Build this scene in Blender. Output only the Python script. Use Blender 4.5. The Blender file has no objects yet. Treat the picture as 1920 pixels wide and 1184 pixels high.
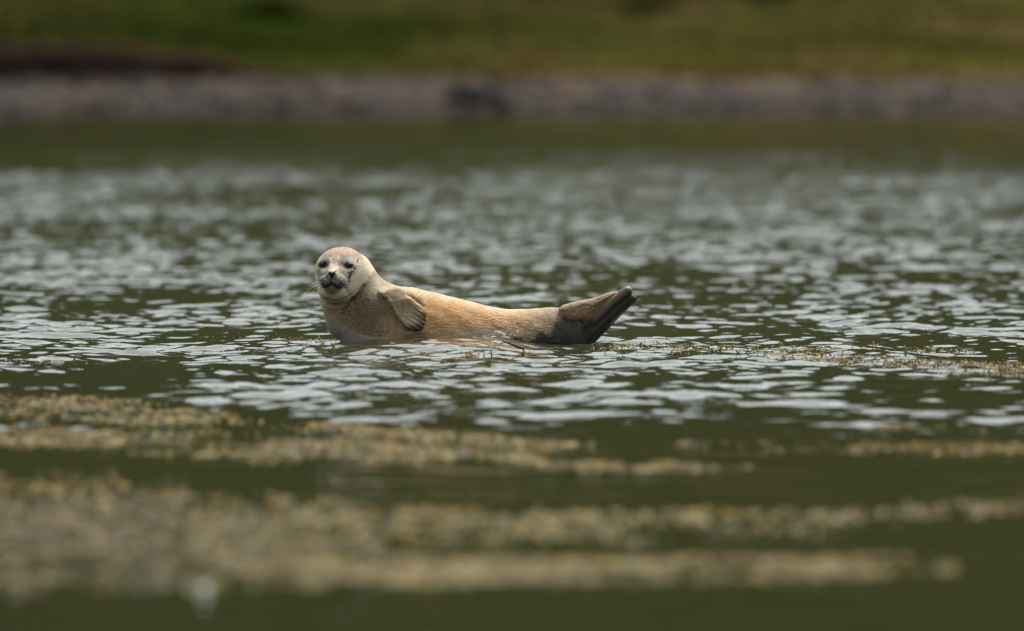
import bpy, math, random
import numpy as np
from mathutils import Vector

random.seed(7)
rng = np.random.default_rng(11)
R = math.radians
scene = bpy.context.scene
col = scene.collection

# ------------------------------------------------------------------ camera
# long telephoto lens, two metres above the water, focused on the seal 60 m away
CAM_H = 2.0
FPX = 24000.0                       # focal length in photograph pixels
D0 = 60.0                           # distance of the seal
cam_d = bpy.data.cameras.new("camera")
cam = bpy.data.objects.new("camera", cam_d)
col.objects.link(cam)
cam.location = (0, 0, CAM_H)
cam.rotation_euler = (R(90) - math.atan(742 / FPX), 0, 0)
cam_d.sensor_width = 36.0
cam_d.lens = 36.0 * FPX / 1920.0
cam_d.clip_start = 1.0
cam_d.clip_end = 3000.0
cam_d.dof.use_dof = True
cam_d.dof.focus_distance = 59.85
cam_d.dof.aperture_fstop = 2.3
scene.camera = cam

# ------------------------------------------------------------------ overcast sky, soft sun, exposure
SUN_EL, SUN_ROT = 63.0, 36.0        # high and to the right of the seal
world = bpy.data.worlds.new("World")
scene.world = world
world.use_nodes = True
wn, wl = world.node_tree.nodes, world.node_tree.links
wn.clear()
sky = wn.new("ShaderNodeTexSky")
sky.sky_type = 'NISHITA'
sky.sun_disc = False
sky.sun_elevation = R(SUN_EL)
sky.sun_rotation = R(SUN_ROT)
sky.air_density = 1.0
sky.dust_density = 6.0
hsv = wn.new("ShaderNodeHueSaturation")
hsv.inputs["Saturation"].default_value = 0.22
bgn = wn.new("ShaderNodeBackground")
bgn.inputs["Strength"].default_value = 0.15
wo = wn.new("ShaderNodeOutputWorld")
wl.new(sky.outputs[0], hsv.inputs["Color"])
cloud = wn.new("ShaderNodeMix")                     # the grey of the cloud cover filters the sky's blue
cloud.data_type = 'RGBA'
cloud.blend_type = 'MULTIPLY'
cloud.inputs[0].default_value = 1.0
cloud.inputs[7].default_value = (0.955, 1.02, 0.985, 1)
wl.new(hsv.outputs[0], cloud.inputs[6])
wl.new(cloud.outputs[2], bgn.inputs["Color"])
wl.new(bgn.outputs[0], wo.inputs["Surface"])

sun_d = bpy.data.lights.new("sun", 'SUN')
sun_d.energy = 0.75
sun_d.angle = R(28)
sun_d.color = (1.0, 0.96, 0.9)
sun = bpy.data.objects.new("sun", sun_d)
col.objects.link(sun)
az = R(SUN_ROT)
sdir = Vector((math.sin(az) * math.cos(R(SUN_EL)), math.cos(az) * math.cos(R(SUN_EL)), math.sin(R(SUN_EL))))
sun.rotation_euler = sdir.to_track_quat('Z', 'Y').to_euler()
sun.location = (5, 50, 40)

scene.view_settings.view_transform = 'Standard'
scene.view_settings.look = 'None'
scene.view_settings.exposure = 0.97
scene.view_settings.gamma = 1.0
scene.view_settings.use_curve_mapping = False
scene.render.engine = 'CYCLES'
scene.cycles.use_denoising = True
scene.cycles.max_bounces = 6
scene.cycles.caustics_reflective = False
scene.cycles.caustics_refractive = False


# ------------------------------------------------------------------ helpers
def wx(px, D):
    return (px - 960.0) / FPX * D


def y2D(py):
    """distance at which the sea level shows on photograph row py"""
    return CAM_H * FPX / (py + 150.0)


def smooth(a, b, v):
    t = np.clip((v - a) / (b - a), 0, 1)
    return t * t * (3 - 2 * t)


def mesh_np(name, verts, quads=None, tris=None, mat=None, parent=None, shade=True, cols=None, attrs=None):
    """one mesh object out of numpy arrays"""
    me = bpy.data.meshes.new(name)
    verts = np.asarray(verts, np.float32)
    me.vertices.add(len(verts))
    me.vertices.foreach_set("co", verts.ravel())
    loops, starts, n = [], [], 0
    if quads is not None and len(quads):
        q = np.asarray(quads, np.int32)
        loops.append(q.ravel())
        starts.append(np.arange(len(q), dtype=np.int32) * 4)
        n = len(q) * 4
    if tris is not None and len(tris):
        t = np.asarray(tris, np.int32)
        loops.append(t.ravel())
        starts.append(n + np.arange(len(t), dtype=np.int32) * 3)
    loops = np.concatenate(loops)
    starts = np.concatenate(starts)
    me.loops.add(len(loops))
    me.loops.foreach_set("vertex_index", loops)
    me.polygons.add(len(starts))
    me.polygons.foreach_set("loop_start", starts)
    me.update(calc_edges=True)
    me.polygons.foreach_set("use_smooth", np.full(len(starts), shade, bool))
    if cols is not None:
        a = me.color_attributes.new("tint", 'FLOAT_COLOR', 'POINT')
        c = np.ones((len(verts), 4), np.float32)
        c[:, :cols.shape[1]] = cols
        a.data.foreach_set("color", c.ravel())
    for k, v in (attrs or {}).items():
        a = me.attributes.new(k, 'FLOAT', 'POINT')
        a.data.foreach_set("value", np.asarray(v, np.float32))
    if mat is not None:
        me.materials.append(mat)
    o = bpy.data.objects.new(name, me)
    col.objects.link(o)
    if parent is not None:
        o.parent = parent
    return o


def tag(o, label=None, cat=None, group=None, kind=None):
    if label: o["label"] = label
    if cat: o["category"] = cat
    if group: o["group"] = group
    if kind: o["kind"] = kind
    return o


def new_mat(name):
    m = bpy.data.materials.new(name)
    m.use_nodes = True
    nt = m.node_tree
    b = nt.nodes["Principled BSDF"]
    return m, nt, b


def node(nt, typ, **kw):
    n = nt.nodes.new(typ)
    for k, v in kw.items():
        if k in n.inputs.keys():
            n.inputs[k].default_value = v
        else:
            setattr(n, k, v)
    return n


def noise_tex(nt, scale, detail=3.0, rough=0.5, stretch=(1, 1, 1)):
    tc = node(nt, "ShaderNodeTexCoord")
    mp = node(nt, "ShaderNodeMapping")
    mp.inputs["Scale"].default_value = stretch
    nt.links.new(tc.outputs["Object"], mp.inputs["Vector"])
    n = node(nt, "ShaderNodeTexNoise")
    n.inputs["Scale"].default_value = scale
    n.inputs["Detail"].default_value = detail
    n.inputs["Roughness"].default_value = rough
    nt.links.new(mp.outputs[0], n.inputs["Vector"])
    return n


def ramp(nt, fac, stops):
    r = node(nt, "ShaderNodeValToRGB")
    el = r.color_ramp.elements
    while len(el) < len(stops): el.new(0.5)
    for e, (p, c) in zip(el, stops):
        e.position = p
        e.color = (*c, 1)
    nt.links.new(fac, r.inputs[0])
    return r


def mix(nt, a, b, fac, mode='MIX'):
    m = node(nt, "ShaderNodeMix", data_type='RGBA', blend_type=mode)
    for s, v in ((6, a), (7, b), (0, fac)):
        if hasattr(v, "is_linked"): nt.links.new(v, m.inputs[s])
        elif isinstance(v, tuple): m.inputs[s].default_value = (*v, 1)
        else: m.inputs[s].default_value = v
    return m.outputs[2]


def bump(nt, bsdf, h, strength, dist):
    b = node(nt, "ShaderNodeBump")
    b.inputs["Strength"].default_value = strength
    b.inputs["Distance"].default_value = dist
    nt.links.new(h, b.inputs["Height"])
    nt.links.new(b.outputs[0], bsdf.inputs["Normal"])


def vnoise(x, y, seed=0, scale=1.0):
    """smooth value noise in 2-D, 0..1"""
    x = np.asarray(x, np.float64) * scale
    y = np.asarray(y, np.float64) * scale
    xi, yi = np.floor(x).astype(np.int64), np.floor(y).astype(np.int64)
    fx, fy = x - xi, y - yi
    fx, fy = fx * fx * (3 - 2 * fx), fy * fy * (3 - 2 * fy)
    def h(a, b):
        n = (a * 374761393 + b * 668265263 + seed * 974634777) & 0x7fffffff
        n = ((n ^ (n >> 13)) * 1274126177) & 0x7fffffff
        return ((n ^ (n >> 16)) & 0xffff) / 65535.0
    return ((h(xi, yi) * (1 - fx) + h(xi + 1, yi) * fx) * (1 - fy)
            + (h(xi, yi + 1) * (1 - fx) + h(xi + 1, yi + 1) * fx) * fy)


# ------------------------------------------------------------------ seaweed beds: (rows and columns where they float), used by the waves too
# each: name, [(px, top row, bottom row), ...]
BEDS = {
    "far_left":   [(365, 629, 632), (450, 628, 637), (520, 630, 639), (640, 636, 652)],
    "far_left2":  [(0, 672, 684), (90, 673, 686), (230, 676, 684)],
    "mid_left2":  [(380, 658, 668), (480, 655, 668)],
    "near_seal":  [(855, 660, 668), (1000, 658, 670), (1080, 656, 670)],
    "far_right":  [(1105, 646, 664), (1200, 642, 664), (1330, 648, 666), (1460, 654, 674), (1560, 662, 683), (1680, 667, 691), (1800, 676, 702), (1925, 680, 712)],
    "back_right": [(1440, 648, 656), (1620, 650, 660), (1700, 650, 664), (1830, 652, 664)],
    "band_a":     [(-60, 736, 786), (120, 742, 790), (250, 744, 806), (330, 752, 842), (400, 766, 862), (520, 790, 872), (680, 794, 874),
                   (860, 806, 872), (960, 816, 868), (1000, 822, 866)],
    "band_a2":    [(960, 848, 872), (1020, 858, 884), (1150, 866, 888), (1300, 868, 884), (1400, 866, 880)],
    "band_a3":    [(960, 824, 846), (1100, 830, 848), (1110, 834, 844)],
    "band_c":     [(1270, 825, 838), (1440, 826, 850), (1700, 832, 854), (1925, 832, 852)],
    "band_c2":    [(1640, 796, 806), (1850, 800, 812)],
    "band_d":     [(-60, 888, 1130), (240, 885, 1120), (345, 890, 1118), (360, 915, 1110), (600, 925, 1096), (700, 945, 1040),
                   (1000, 952, 1022), (1300, 952, 1018), (1560, 948, 1008), (1925, 934, 962)],
    "band_e":     [(560, 1046, 1110), (700, 1040, 1102), (1000, 1042, 1100), (1400, 1038, 1092), (1640, 1036, 1086), (1780, 1046, 1080)],
    "band_a_thin": [(-60, 795, 835), (200, 800, 850), (400, 820, 860)],
}


def bed_mask(px, py, name, soft=4.0):
    b = np.array(BEDS[name], float)
    t = np.interp(px, b[:, 0], b[:, 1])
    m = np.interp(px, b[:, 0], b[:, 2])
    inx = smooth(b[0, 0] - 20, b[0, 0] + 5, px) * (1 - smooth(b[-1, 0] - 5, b[-1, 0] + 20, px))
    return inx * smooth(t - soft, t + soft, py) * (1 - smooth(m - soft, m + soft, py))


# ------------------------------------------------------------------ waves
wr = np.random.default_rng(5)
NW = 120
LAM = np.exp(wr.uniform(math.log(0.058), math.log(1.1), NW))
ANG = wr.normal(0, R(48), NW) + R(90) + R(8)        # travel mostly towards the camera
KX, KY = 2 * np.pi / LAM * np.cos(ANG), 2 * np.pi / LAM * np.sin(ANG)
PH = wr.uniform(0, 2 * np.pi, NW)
SL = np.ones(NW) * (LAM / 0.5) ** -0.05
SL *= 0.106 * math.sqrt(2) / math.sqrt((SL ** 2).sum())
AMP = SL * LAM / (2 * np.pi)


def envelope(x, y):
    py = CAM_H * FPX / y - 150.0
    px = x / y * FPX + 960.0
    py = py + 26 * (vnoise(x, 0 * x + y * .05, 27, .8) - .5) * (py < 330)      # ragged edge of the breeze
    e = np.interp(py, [-150, 205, 225, 262, 285, 330, 480, 620, 780, 815, 850, 900, 1000, 1184, 4000],
                  [.3, .3, .34, .46, .70, .95, 1.1, 1.0, 1.0, .78, .42, .27, .22, .18, .15])
    e = e * (0.42 + 0.62 * vnoise(x + 31, y * 0.35 + 9, 3, 0.55) + 0.55 * vnoise(x + 7, y * 0.4, 5, 1.7))
    damp = np.zeros_like(e)
    for nme in ("band_a", "band_d", "band_e"):
        damp = np.maximum(damp, bed_mask(px, py, nme, 5.0))
    return e * (1 - 0.55 * damp)


def swash(x, y):
    """the small wash that climbs the flank of the seal"""
    px = 960.0 + x / D0 * FPX
    wob = 3.0 * (vnoise(px, 0 * px, 23, .011) - .5)
    # row on which the crest of the small swell hides the flank
    row = np.interp(px, [300, 430, 540, 640, 700, 760, 800, 850, 900, 932, 955, 1004, 1040, 1097, 1160, 1260],
                    [653.5, 650, 645, 640, 638.5, 637, 636, 635, 632.5, 632.5, 638, 648, 650, 653, 653.5, 653.5])
    lift = np.maximum(0, (653.5 - row + wob * smooth(430, 600, px) * (1 - smooth(960, 1000, px)) * .5)) * 59.7 / FPX
    prof = np.interp(y, [55.5, 57, 58.3, 59.2, 59.7, 60.5, 62.5, 64], [0, .06, .34, .80, 1, 1, .5, 0])
    rz = np.abs(vnoise(x, y * .5, 21, 17) - .5) * .6 + np.abs(vnoise(x + 3, y * .6, 22, 34) - .5) * .4
    zone = np.exp(-(np.maximum(0, np.abs(px - 880) - 60) / 28) ** 2)
    crest = zone * np.exp(-((y - 59.66) / .09) ** 2) * (.018 * (.34 - rz) * (.35 + .65 * np.exp(-((px - 930) / 45) ** 2)))
    return lift * prof + crest


def water_z(x, y, step=None):
    x = np.asarray(x, np.float64)
    y = np.asarray(y, np.float64)
    z = np.zeros_like(x)
    for i in range(NW):
        a = AMP[i]
        s = np.sin(KX[i] * x + KY[i] * y + PH[i])
        if step is not None:
            a = a * smooth(2.0, 3.6, LAM[i] / step)
        if LAM[i] > .28:        # only short wind ripples farther out
            a = a * (1 - .72 * smooth(63, 82, y) * smooth(.28, .5, LAM[i]))
        else:
            a = a * (1 + .62 * smooth(63, 84, y))
        z += a * s
    z = z + 9.0 * np.sign(z) * 0 + 7.0 * z * np.abs(z) * (z > 0)      # slightly peaked crests
    near = 1 + .35 * np.exp(-((x + .30) / 1.0) ** 2 - ((y - 59.2) / .6) ** 2)      # choppier against the body
    return z * envelope(x, y) * near + swash(x, y)


def on_water(px, py):
    """point of the rippled water surface that shows on this column and row, as seen along the camera's axis"""
    px = np.asarray(px, float); py = np.asarray(py, float)
    D = y2D(py)
    if len(px) == 1:
        Ds = np.linspace(D[0] - 1.2, D[0] + 1.6, 900)
        xs = (px[0] - 960) / FPX * Ds
        zs = water_z(xs, Ds)
        k = int(np.argmax((CAM_H - zs) / Ds * FPX - 150 <= py[0]))
        return xs[k:k + 1], Ds[k:k + 1], zs[k:k + 1]
    for _ in range(7):
        z = water_z((px - 960) / FPX * D, D)
        D = .5 * D + .5 * (CAM_H - z) * FPX / (py + 150)
    x = (px - 960) / FPX * D
    return x, D, water_z(x, D)


# ------------------------------------------------------------------ water
def build_water():
    ys = [4.0]
    while ys[-1] < 640:
        y = ys[-1]
        if y < 30: s = 0.6 if y < 27 else 0.2
        elif y < 50: s = 0.065
        elif y < 56: s = 0.045
        elif y < 66: s = 0.023
        elif y < 137: s = 0.023 + (y - 66) * 0.0009
        else: s = 12.0
        ys.append(y + s)
    ys = np.array(ys)
    st = np.gradient(ys)
    fine = np.linspace(-0.0425, 0.0425, 372)
    side = 0.0425 + np.cumsum(np.geomspace(0.001, 0.40, 16))
    us = np.concatenate([-side[::-1], fine, side])
    nx, ny = len(us), len(ys)
    Y, U = np.meshgrid(ys, us, indexing='ij')
    X = U * Y
    ST = np.repeat(st[:, None], nx, 1)
    Z = np.zeros_like(X)
    m = (np.abs(U) < 0.08) & (Y < 138)
    ST2 = np.where(np.abs(U) > 0.0425, 0.4, ST)
    for r0 in range(0, ny, 200):
        mm = m[r0:r0 + 200]
        if mm.any():
            blk = Z[r0:r0 + 200]
            blk[mm] = water_z(X[r0:r0 + 200][mm], Y[r0:r0 + 200][mm], ST2[r0:r0 + 200][mm])
    env = np.ones_like(X) * 0.8
    env[m] = envelope(X[m], Y[m])
    # brighter light around the seal, painted as a paler water colour
    painted_glow = np.exp(-(X / 2.6) ** 2 - (np.where(Y < 62, (Y - 62) / 7.5, (Y - 62) / 34)) ** 2) * (.7 + .45 * vnoise(X, Y * .3, 17, .6))
    idx = np.arange(nx * ny).reshape(ny, nx)
    q = np.stack([idx[:-1, :-1], idx[:-1, 1:], idx[1:, 1:], idx[1:, :-1]], -1).reshape(-1, 4)
    V = np.stack([X, Y, Z], -1).reshape(-1, 3)
    m_, nt, b = new_mat("murky_water")
    n1 = noise_tex(nt, 0.35, 2, 0.5)
    c = ramp(nt, n1.outputs["Fac"], [(0.3, (0.0140, 0.0138, 0.0055)), (0.7, (0.021, 0.0195, 0.0075))])
    sh = node(nt, "ShaderNodeAttribute", attribute_name="painted_glow")
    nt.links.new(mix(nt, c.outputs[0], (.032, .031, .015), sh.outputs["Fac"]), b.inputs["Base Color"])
    b.inputs["Roughness"].default_value = 0.03
    b.inputs["IOR"].default_value = 1.333
    at = node(nt, "ShaderNodeAttribute", attribute_name="ruffle")
    n2 = noise_tex(nt, 11.0, 3, 0.5, (1, 0.8, 1))
    n3 = noise_tex(nt, 34.0, 2, 0.5, (1, 0.8, 1))
    ad = node(nt, "ShaderNodeMath", operation='MULTIPLY_ADD')
    nt.links.new(n3.outputs["Fac"], ad.inputs[0]); ad.inputs[1].default_value = 0.25
    nt.links.new(n2.outputs["Fac"], ad.inputs[2])
    mu = node(nt, "ShaderNodeMath", operation='MULTIPLY')
    nt.links.new(ad.outputs[0], mu.inputs[0]); nt.links.new(at.outputs["Fac"], mu.inputs[1])
    bump(nt, b, mu.outputs[0], 0.45, 0.012)
    o = mesh_np("water", V, q, mat=m_, attrs={"ruffle": (env * (.5 + 1.6 * smooth(64, 100, Y))).ravel(), "painted_glow": painted_glow.ravel()})
    tag(o, kind="structure")


build_water()


# ------------------------------------------------------------------ far shore: shingle beach, earth bank, grass hillside
SHORE = 135.2


def shore_y(x):
    return SHORE + 0.9 * (vnoise(x, 0 * x, 35, 0.55) - .5) + 0.35 * (vnoise(x, 0 * x, 31, 0.35) - .5) + 0.5 * (vnoise(x, 0 * x, 32, 0.1) - .5)


def beach_z(x, y):
    t = y - shore_y(x)
    return np.where(t < 0, t * 0.12, 0.23 * np.clip(t / 4.9, 0, 3) ** 0.9) + 0.02 * (vnoise(x, y, 33, 1.6) - .5)


def scarp(x):
    """height of the eroded bank, high on the left and fading away to the right"""
    px = x / 140.0 * FPX + 960
    return np.interp(px, [-4000, 0, 180, 250, 300, 360, 420, 500, 620, 6000], [.40, .37, .34, .31, .22, .24, .18, .05, .0, .0]) \
        + 0.02 * vnoise(x, 0 * x, 41, 1.2)


def hill_z(x, y):
    t = y - 140.0
    b = 0.30 + 0.04 * (vnoise(x, 0 * x + 3, 44, 0.4) - .5)
    near = 0.245 + 0.09 * (vnoise(x, 0 * x, 47, .5) - .5) * np.exp(-np.clip(t, 0, 9) / 2) + 0.070 * np.clip(t, 0, 40) + scarp(x) * np.exp(-np.clip(t, 0, 60) / 9.0)
    far = 0.19 * np.clip(t - 14, 0, 400) ** 1.04 * (0.75 + 0.5 * vnoise(x, y, 43, 0.012))
    und = 0.20 * (vnoise(x, y, 45, 0.3) - .5) * smooth(0.5, 6, t) + 2.5 * (vnoise(x, y, 46, 0.05) - .5) * smooth(20, 60, t)
    return near + far + und


def grid_sheet(name, xs, ys, fz, mat, cols=None):
    Y, X = np.meshgrid(ys, xs, indexing='ij')
    Z = fz(X, Y)
    idx = np.arange(X.size).reshape(X.shape)
    q = np.stack([idx[:-1, :-1], idx[:-1, 1:], idx[1:, 1:], idx[1:, :-1]], -1).reshape(-1, 4)
    c = cols(X, Y, Z).reshape(-1, 3) if cols else None
    return mesh_np(name, np.stack([X, Y, Z], -1).reshape(-1, 3), q, mat=mat, cols=c)


def sheet_xs(fine_half, step, far):
    f = np.arange(-fine_half, fine_half + 1e-6, step)
    s = fine_half + np.cumsum(np.geomspace(step * 1.5, far / 8, 24))
    return np.concatenate([-s[::-1], f, s])


def build_shore():
    # beach
    m, nt, b = new_mat("shingle")
    n1 = noise_tex(nt, 1.1, 4, 0.6, (1, 1.6, 1))
    c = ramp(nt, n1.outputs["Fac"], [(0.25, (0.016, 0.0095, 0.006)), (0.5, (0.036, 0.0225, 0.0145)), (0.78, (0.062, 0.040, 0.027))])
    v = node(nt, "ShaderNodeTexVoronoi"); v.inputs["Scale"].default_value = 9
    tc = node(nt, "ShaderNodeTexCoord"); nt.links.new(tc.outputs["Object"], v.inputs["Vector"])
    cc = mix(nt, c.outputs[0], v.outputs["Color"], 0.12, 'OVERLAY')
    nt.links.new(cc, b.inputs["Base Color"])
    b.inputs["Specular IOR Level"].default_value = 0.1
    b.inputs["Roughness"].default_value = 0.85
    bump(nt, b, v.outputs["Distance"], 0.8, 0.05)
    o = grid_sheet("shingle_beach", sheet_xs(7, 0.1, 300), np.concatenate([np.arange(130, 141.2, 0.12)]), beach_z, m)
    tag(o, kind="structure")

    # hillside with its eroded earth edge
    m, nt, b = new_mat("hill_grass")
    at = node(nt, "ShaderNodeAttribute", attribute_name="tint")
    n1 = noise_tex(nt, 0.55, 5, 0.6)
    n2 = noise_tex(nt, 6.0, 4, 0.6)
    k = ramp(nt, n1.outputs["Fac"], [(0.3, (0.55, 0.6, 0.5)), (0.7, (1.4, 1.35, 1.3))])
    cc = mix(nt, at.outputs["Color"], k.outputs[0], 1.0, 'MULTIPLY')
    k2 = ramp(nt, n2.outputs["Fac"], [(0.3, (0.7, 0.7, 0.7)), (0.7, (1.25, 1.25, 1.25))])
    cc = mix(nt, cc, k2.outputs[0], 1.0, 'MULTIPLY')
    nt.links.new(cc, b.inputs["Base Color"])
    b.inputs["Roughness"].default_value = 0.9
    b.inputs["Specular IOR Level"].default_value = 0.0
    bump(nt, b, n2.outputs["Fac"], 0.8, 0.12)

    def hc(X, Y, Z):
        px = X / Y * FPX + 960
        t = Y - 140.0
        green = np.array([0.021, 0.029, 0.0042])
        olive = np.array([0.062, 0.052, 0.016])
        yel = np.array([0.125, 0.090, 0.020])
        brown = np.array([0.075, 0.048, 0.024])
        a = smooth(500, 1500, px)[..., None] * 0.85
        c = green * (1 - a) + olive * a
        y_ = (smooth(600, 1050, px) * (1 - smooth(1.2, 3.2, t)) * (t > 0))[..., None] * 0.85
        c = c * (1 - y_) + yel * y_
        patch = smooth(0.45, 0.7, vnoise(X, Y * 0.8, 51, 0.55))[..., None] * (0.35 + 0.4 * a)
        c = c * (1 - patch) + brown * patch
        p2 = smooth(0.6, 0.8, vnoise(X + 9, Y * 0.7, 52, 0.8))[..., None] * 0.5
        c = c * (1 - p2) + green * 0.75 * p2
        far = smooth(9, 30, t)[..., None]
        c = c * (1 - far) + np.array([0.020, 0.0235, 0.0095]) * far
        soil = (t < 0.06 + .9 * (1 - smooth(330, 520, px)) * vnoise(X, Y, 55, 1.1))[..., None]
        c = np.where(soil, np.array([0.032, 0.019, 0.014]), c)
        return c
    ys = np.concatenate([[139.9, 139.93, 139.96, 140.0, 140.05, 140.1], np.arange(140.3, 156, 0.2), np.geomspace(156.3, 620, 70)])

    def hz(X, Y):
        z = hill_z(X, Y)
        foot = beach_z(X, Y) - 0.06
        k = np.clip((Y - 139.9) / 0.09, 0, 1)
        return foot * (1 - k) + z * k
    o = grid_sheet("grass_hillside", sheet_xs(8, 0.12, 700), ys, hz, m, hc)
    tag(o, kind="structure")

    # stones of the beach, as one heap too many to count
    ico_v, ico_f = ico()
    n = 9000
    x = rng.uniform(-7.5, 7.5, n)
    t = rng.uniform(-0.5, 4.6, n)
    y = shore_y(x) + t
    s = np.exp(rng.normal(math.log(0.045), 0.5, n))
    s = np.clip(s, 0.02, 0.16)
    z = beach_z(x, y) + s * 0.15
    V = ico_v[None] * (1 + rng.uniform(-.25, .25, (n, 12, 1)))
    ang = rng.uniform(0, 6.28, n)
    ca, sa = np.cos(ang)[:, None], np.sin(ang)[:, None]
    P = np.stack([(V[..., 0] * ca - V[..., 1] * sa) * 1.25, V[..., 0] * sa + V[..., 1] * ca, V[..., 2] * 0.6], -1) * s[:, None, None]
    P += np.stack([x, y, z], -1)[:, None]
    F = ico_f[None] + (np.arange(n) * 12)[:, None, None]
    pal = np.array([[.060, .043, .036], [.085, .055, .044], [.046, .036, .036], [.10, .078, .066], [.025, .020, .019], [.070, .056, .046]])
    c = pal[rng.integers(0, len(pal), n)] * rng.uniform(.7, 1.25, (n, 1)) * [.70, .53, .41]
    c *= (.35 + 1.2 * vnoise(x, y * 1.5, 63, .9))[:, None]
    wet = (t < 0.5)[:, None]
    c = np.where(wet, c * 0.45, c)
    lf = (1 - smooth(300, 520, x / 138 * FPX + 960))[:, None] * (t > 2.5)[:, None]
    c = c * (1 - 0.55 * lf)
    m, nt, b = new_mat("beach_stone")
    at = node(nt, "ShaderNodeAttribute", attribute_name="tint")
    nt.links.new(at.outputs["Color"], b.inputs["Base Color"]); b.inputs["Roughness"].default_value = 0.7
    b.inputs["Specular IOR Level"].default_value = 0.12
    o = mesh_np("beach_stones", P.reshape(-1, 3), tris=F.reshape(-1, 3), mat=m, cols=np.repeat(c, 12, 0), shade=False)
    tag(o, "grey and pinkish brown pebbles and stones covering the far shore", "stones", kind="stuff")

    # grass tufts on the near part of the slope
    n = 26000
    x = rng.uniform(-8, 8, n); y = 140.05 + .8 * (1 - smooth(-3.4, -2.4, x)) + rng.uniform(0, 1, n) ** 1.3 * 15
    z = hill_z(x, y)
    h = rng.uniform(0.03, 0.11, n) * (0.6 + 0.9 * vnoise(x, y, 61, 0.7)); w = rng.uniform(0.006, 0.016, n)
    a = rng.uniform(0, 3.14, n); lean = rng.normal(0, 0.03, (n, 2))
    base = np.stack([x, y, z - 0.005], -1)
    d = np.stack([np.cos(a) * w, np.sin(a) * w, 0 * a], -1)
    e = np.stack([-np.sin(a) * w * .4, np.cos(a) * w * .4, 0 * a], -1)
    tip = base + np.stack([lean[:, 0], lean[:, 1], h], -1)
    P = np.stack([base - d, base + d, base + e * 2, tip], 1)
    k = (np.arange(n) * 4)[:, None]
    T = np.concatenate([k + [[0, 1, 3]], k + [[1, 2, 3]], k + [[2, 0, 3]]], 0)
    px = x / y * FPX + 960
    g = np.array([.023, .032, .005]); o_ = np.array([.065, .053, .013]); yl = np.array([.12, .088, .018])
    a1 = smooth(500, 1500, px)[:, None] * .8
    c = g * (1 - a1) + o_ * a1
    y1 = (smooth(600, 1050, px) * (1 - smooth(1.2, 3.5, y - 140)))[:, None]
    c = (c * (1 - y1) + yl * y1) * rng.uniform(.6, 1.3, (n, 1))
    m, nt, b = new_mat("grass_blade")
    at = node(nt, "ShaderNodeAttribute", attribute_name="tint")
    nt.links.new(at.outputs["Color"], b.inputs["Base Color"]); b.inputs["Roughness"].default_value = 0.8
    b.inputs["Specular IOR Level"].default_value = 0.0
    o = mesh_np("grass", P.reshape(-1, 3), tris=T, mat=m, cols=np.repeat(c, 4, 0), shade=False)
    tag(o, "green and yellowish grass on the bank above the far shore", "grass", kind="stuff")


def ico():
    p = (1 + 5 ** .5) / 2
    v = np.array([(-1, p, 0), (1, p, 0), (-1, -p, 0), (1, -p, 0), (0, -1, p), (0, 1, p), (0, -1, -p), (0, 1, -p),
                  (p, 0, -1), (p, 0, 1), (-p, 0, -1), (-p, 0, 1)], float)
    v /= np.linalg.norm(v[0])
    f = np.array([(0, 11, 5), (0, 5, 1), (0, 1, 7), (0, 7, 10), (0, 10, 11), (1, 5, 9), (5, 11, 4), (11, 10, 2), (10, 7, 6),
                  (7, 1, 8), (3, 9, 4), (3, 4, 2), (3, 2, 6), (3, 6, 8), (3, 8, 9), (4, 9, 5), (2, 4, 11), (6, 2, 10), (8, 6, 7), (9, 8, 1)])
    return v, f


def sphere_mesh(nu=16, nv=24):
    th = np.linspace(0, np.pi, nu)
    ph = np.linspace(0, 2 * np.pi, nv, endpoint=False)
    T, P = np.meshgrid(th, ph, indexing='ij')
    V = np.stack([np.sin(T) * np.cos(P), np.sin(T) * np.sin(P), np.cos(T)], -1).reshape(-1, 3)
    i = np.arange(nu * nv).reshape(nu, nv)
    j = np.roll(i, -1, 1)
    q = np.stack([i[:-1], i[1:], j[1:], j[:-1]], -1).reshape(-1, 4)
    return V, q


build_shore()


def boulder(name, px, D, py_base, w, d, h, colr, label, seed):
    V, q = sphere_mesh(22, 32)
    n = vnoise(V[:, 0] * 2 + 5, V[:, 1] * 2 + V[:, 2] * 1.7, seed, 1.3) - .5
    n2 = vnoise(V[:, 0] * 6 + 5, V[:, 1] * 5 + V[:, 2] * 6, seed + 1, 1.0) - .5
    V = V * (1 + 0.5 * n + 0.14 * n2)[:, None] * [w, d, h]
    x = wx(px, D)
    V += [x, D, 0]
    z0 = float(beach_z(np.array([x]), np.array([D]))[0])
    V[:, 2] += z0 + h * .3
    m, nt, b = new_mat(name + "_stone")
    nn = noise_tex(nt, 7, 4, .6)
    c = ramp(nt, nn.outputs["Fac"], [(.3, tuple(k * .5 for k in colr)), (.7, colr)])
    nt.links.new(c.outputs[0], b.inputs["Base Color"]); b.inputs["Roughness"].default_value = .8; b.inputs["Specular IOR Level"].default_value = .1
    bump(nt, b, nn.outputs["Fac"], .6, .03)
    o = mesh_np(name, V, q, mat=m)
    tag(o, label, "rock")
    return o


boulder("boulder", 866, 135.6, 200, .25, .25, .17, (.004, .009, .008), "dark wet boulder at the far water's edge, larger of the touching pair", 71)
boulder("boulder", 908, 136.2, 200, .22, .24, .13, (.008, .012, .011), "lower dark rock touching the right side of the black boulder on the far shore", 74)


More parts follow.
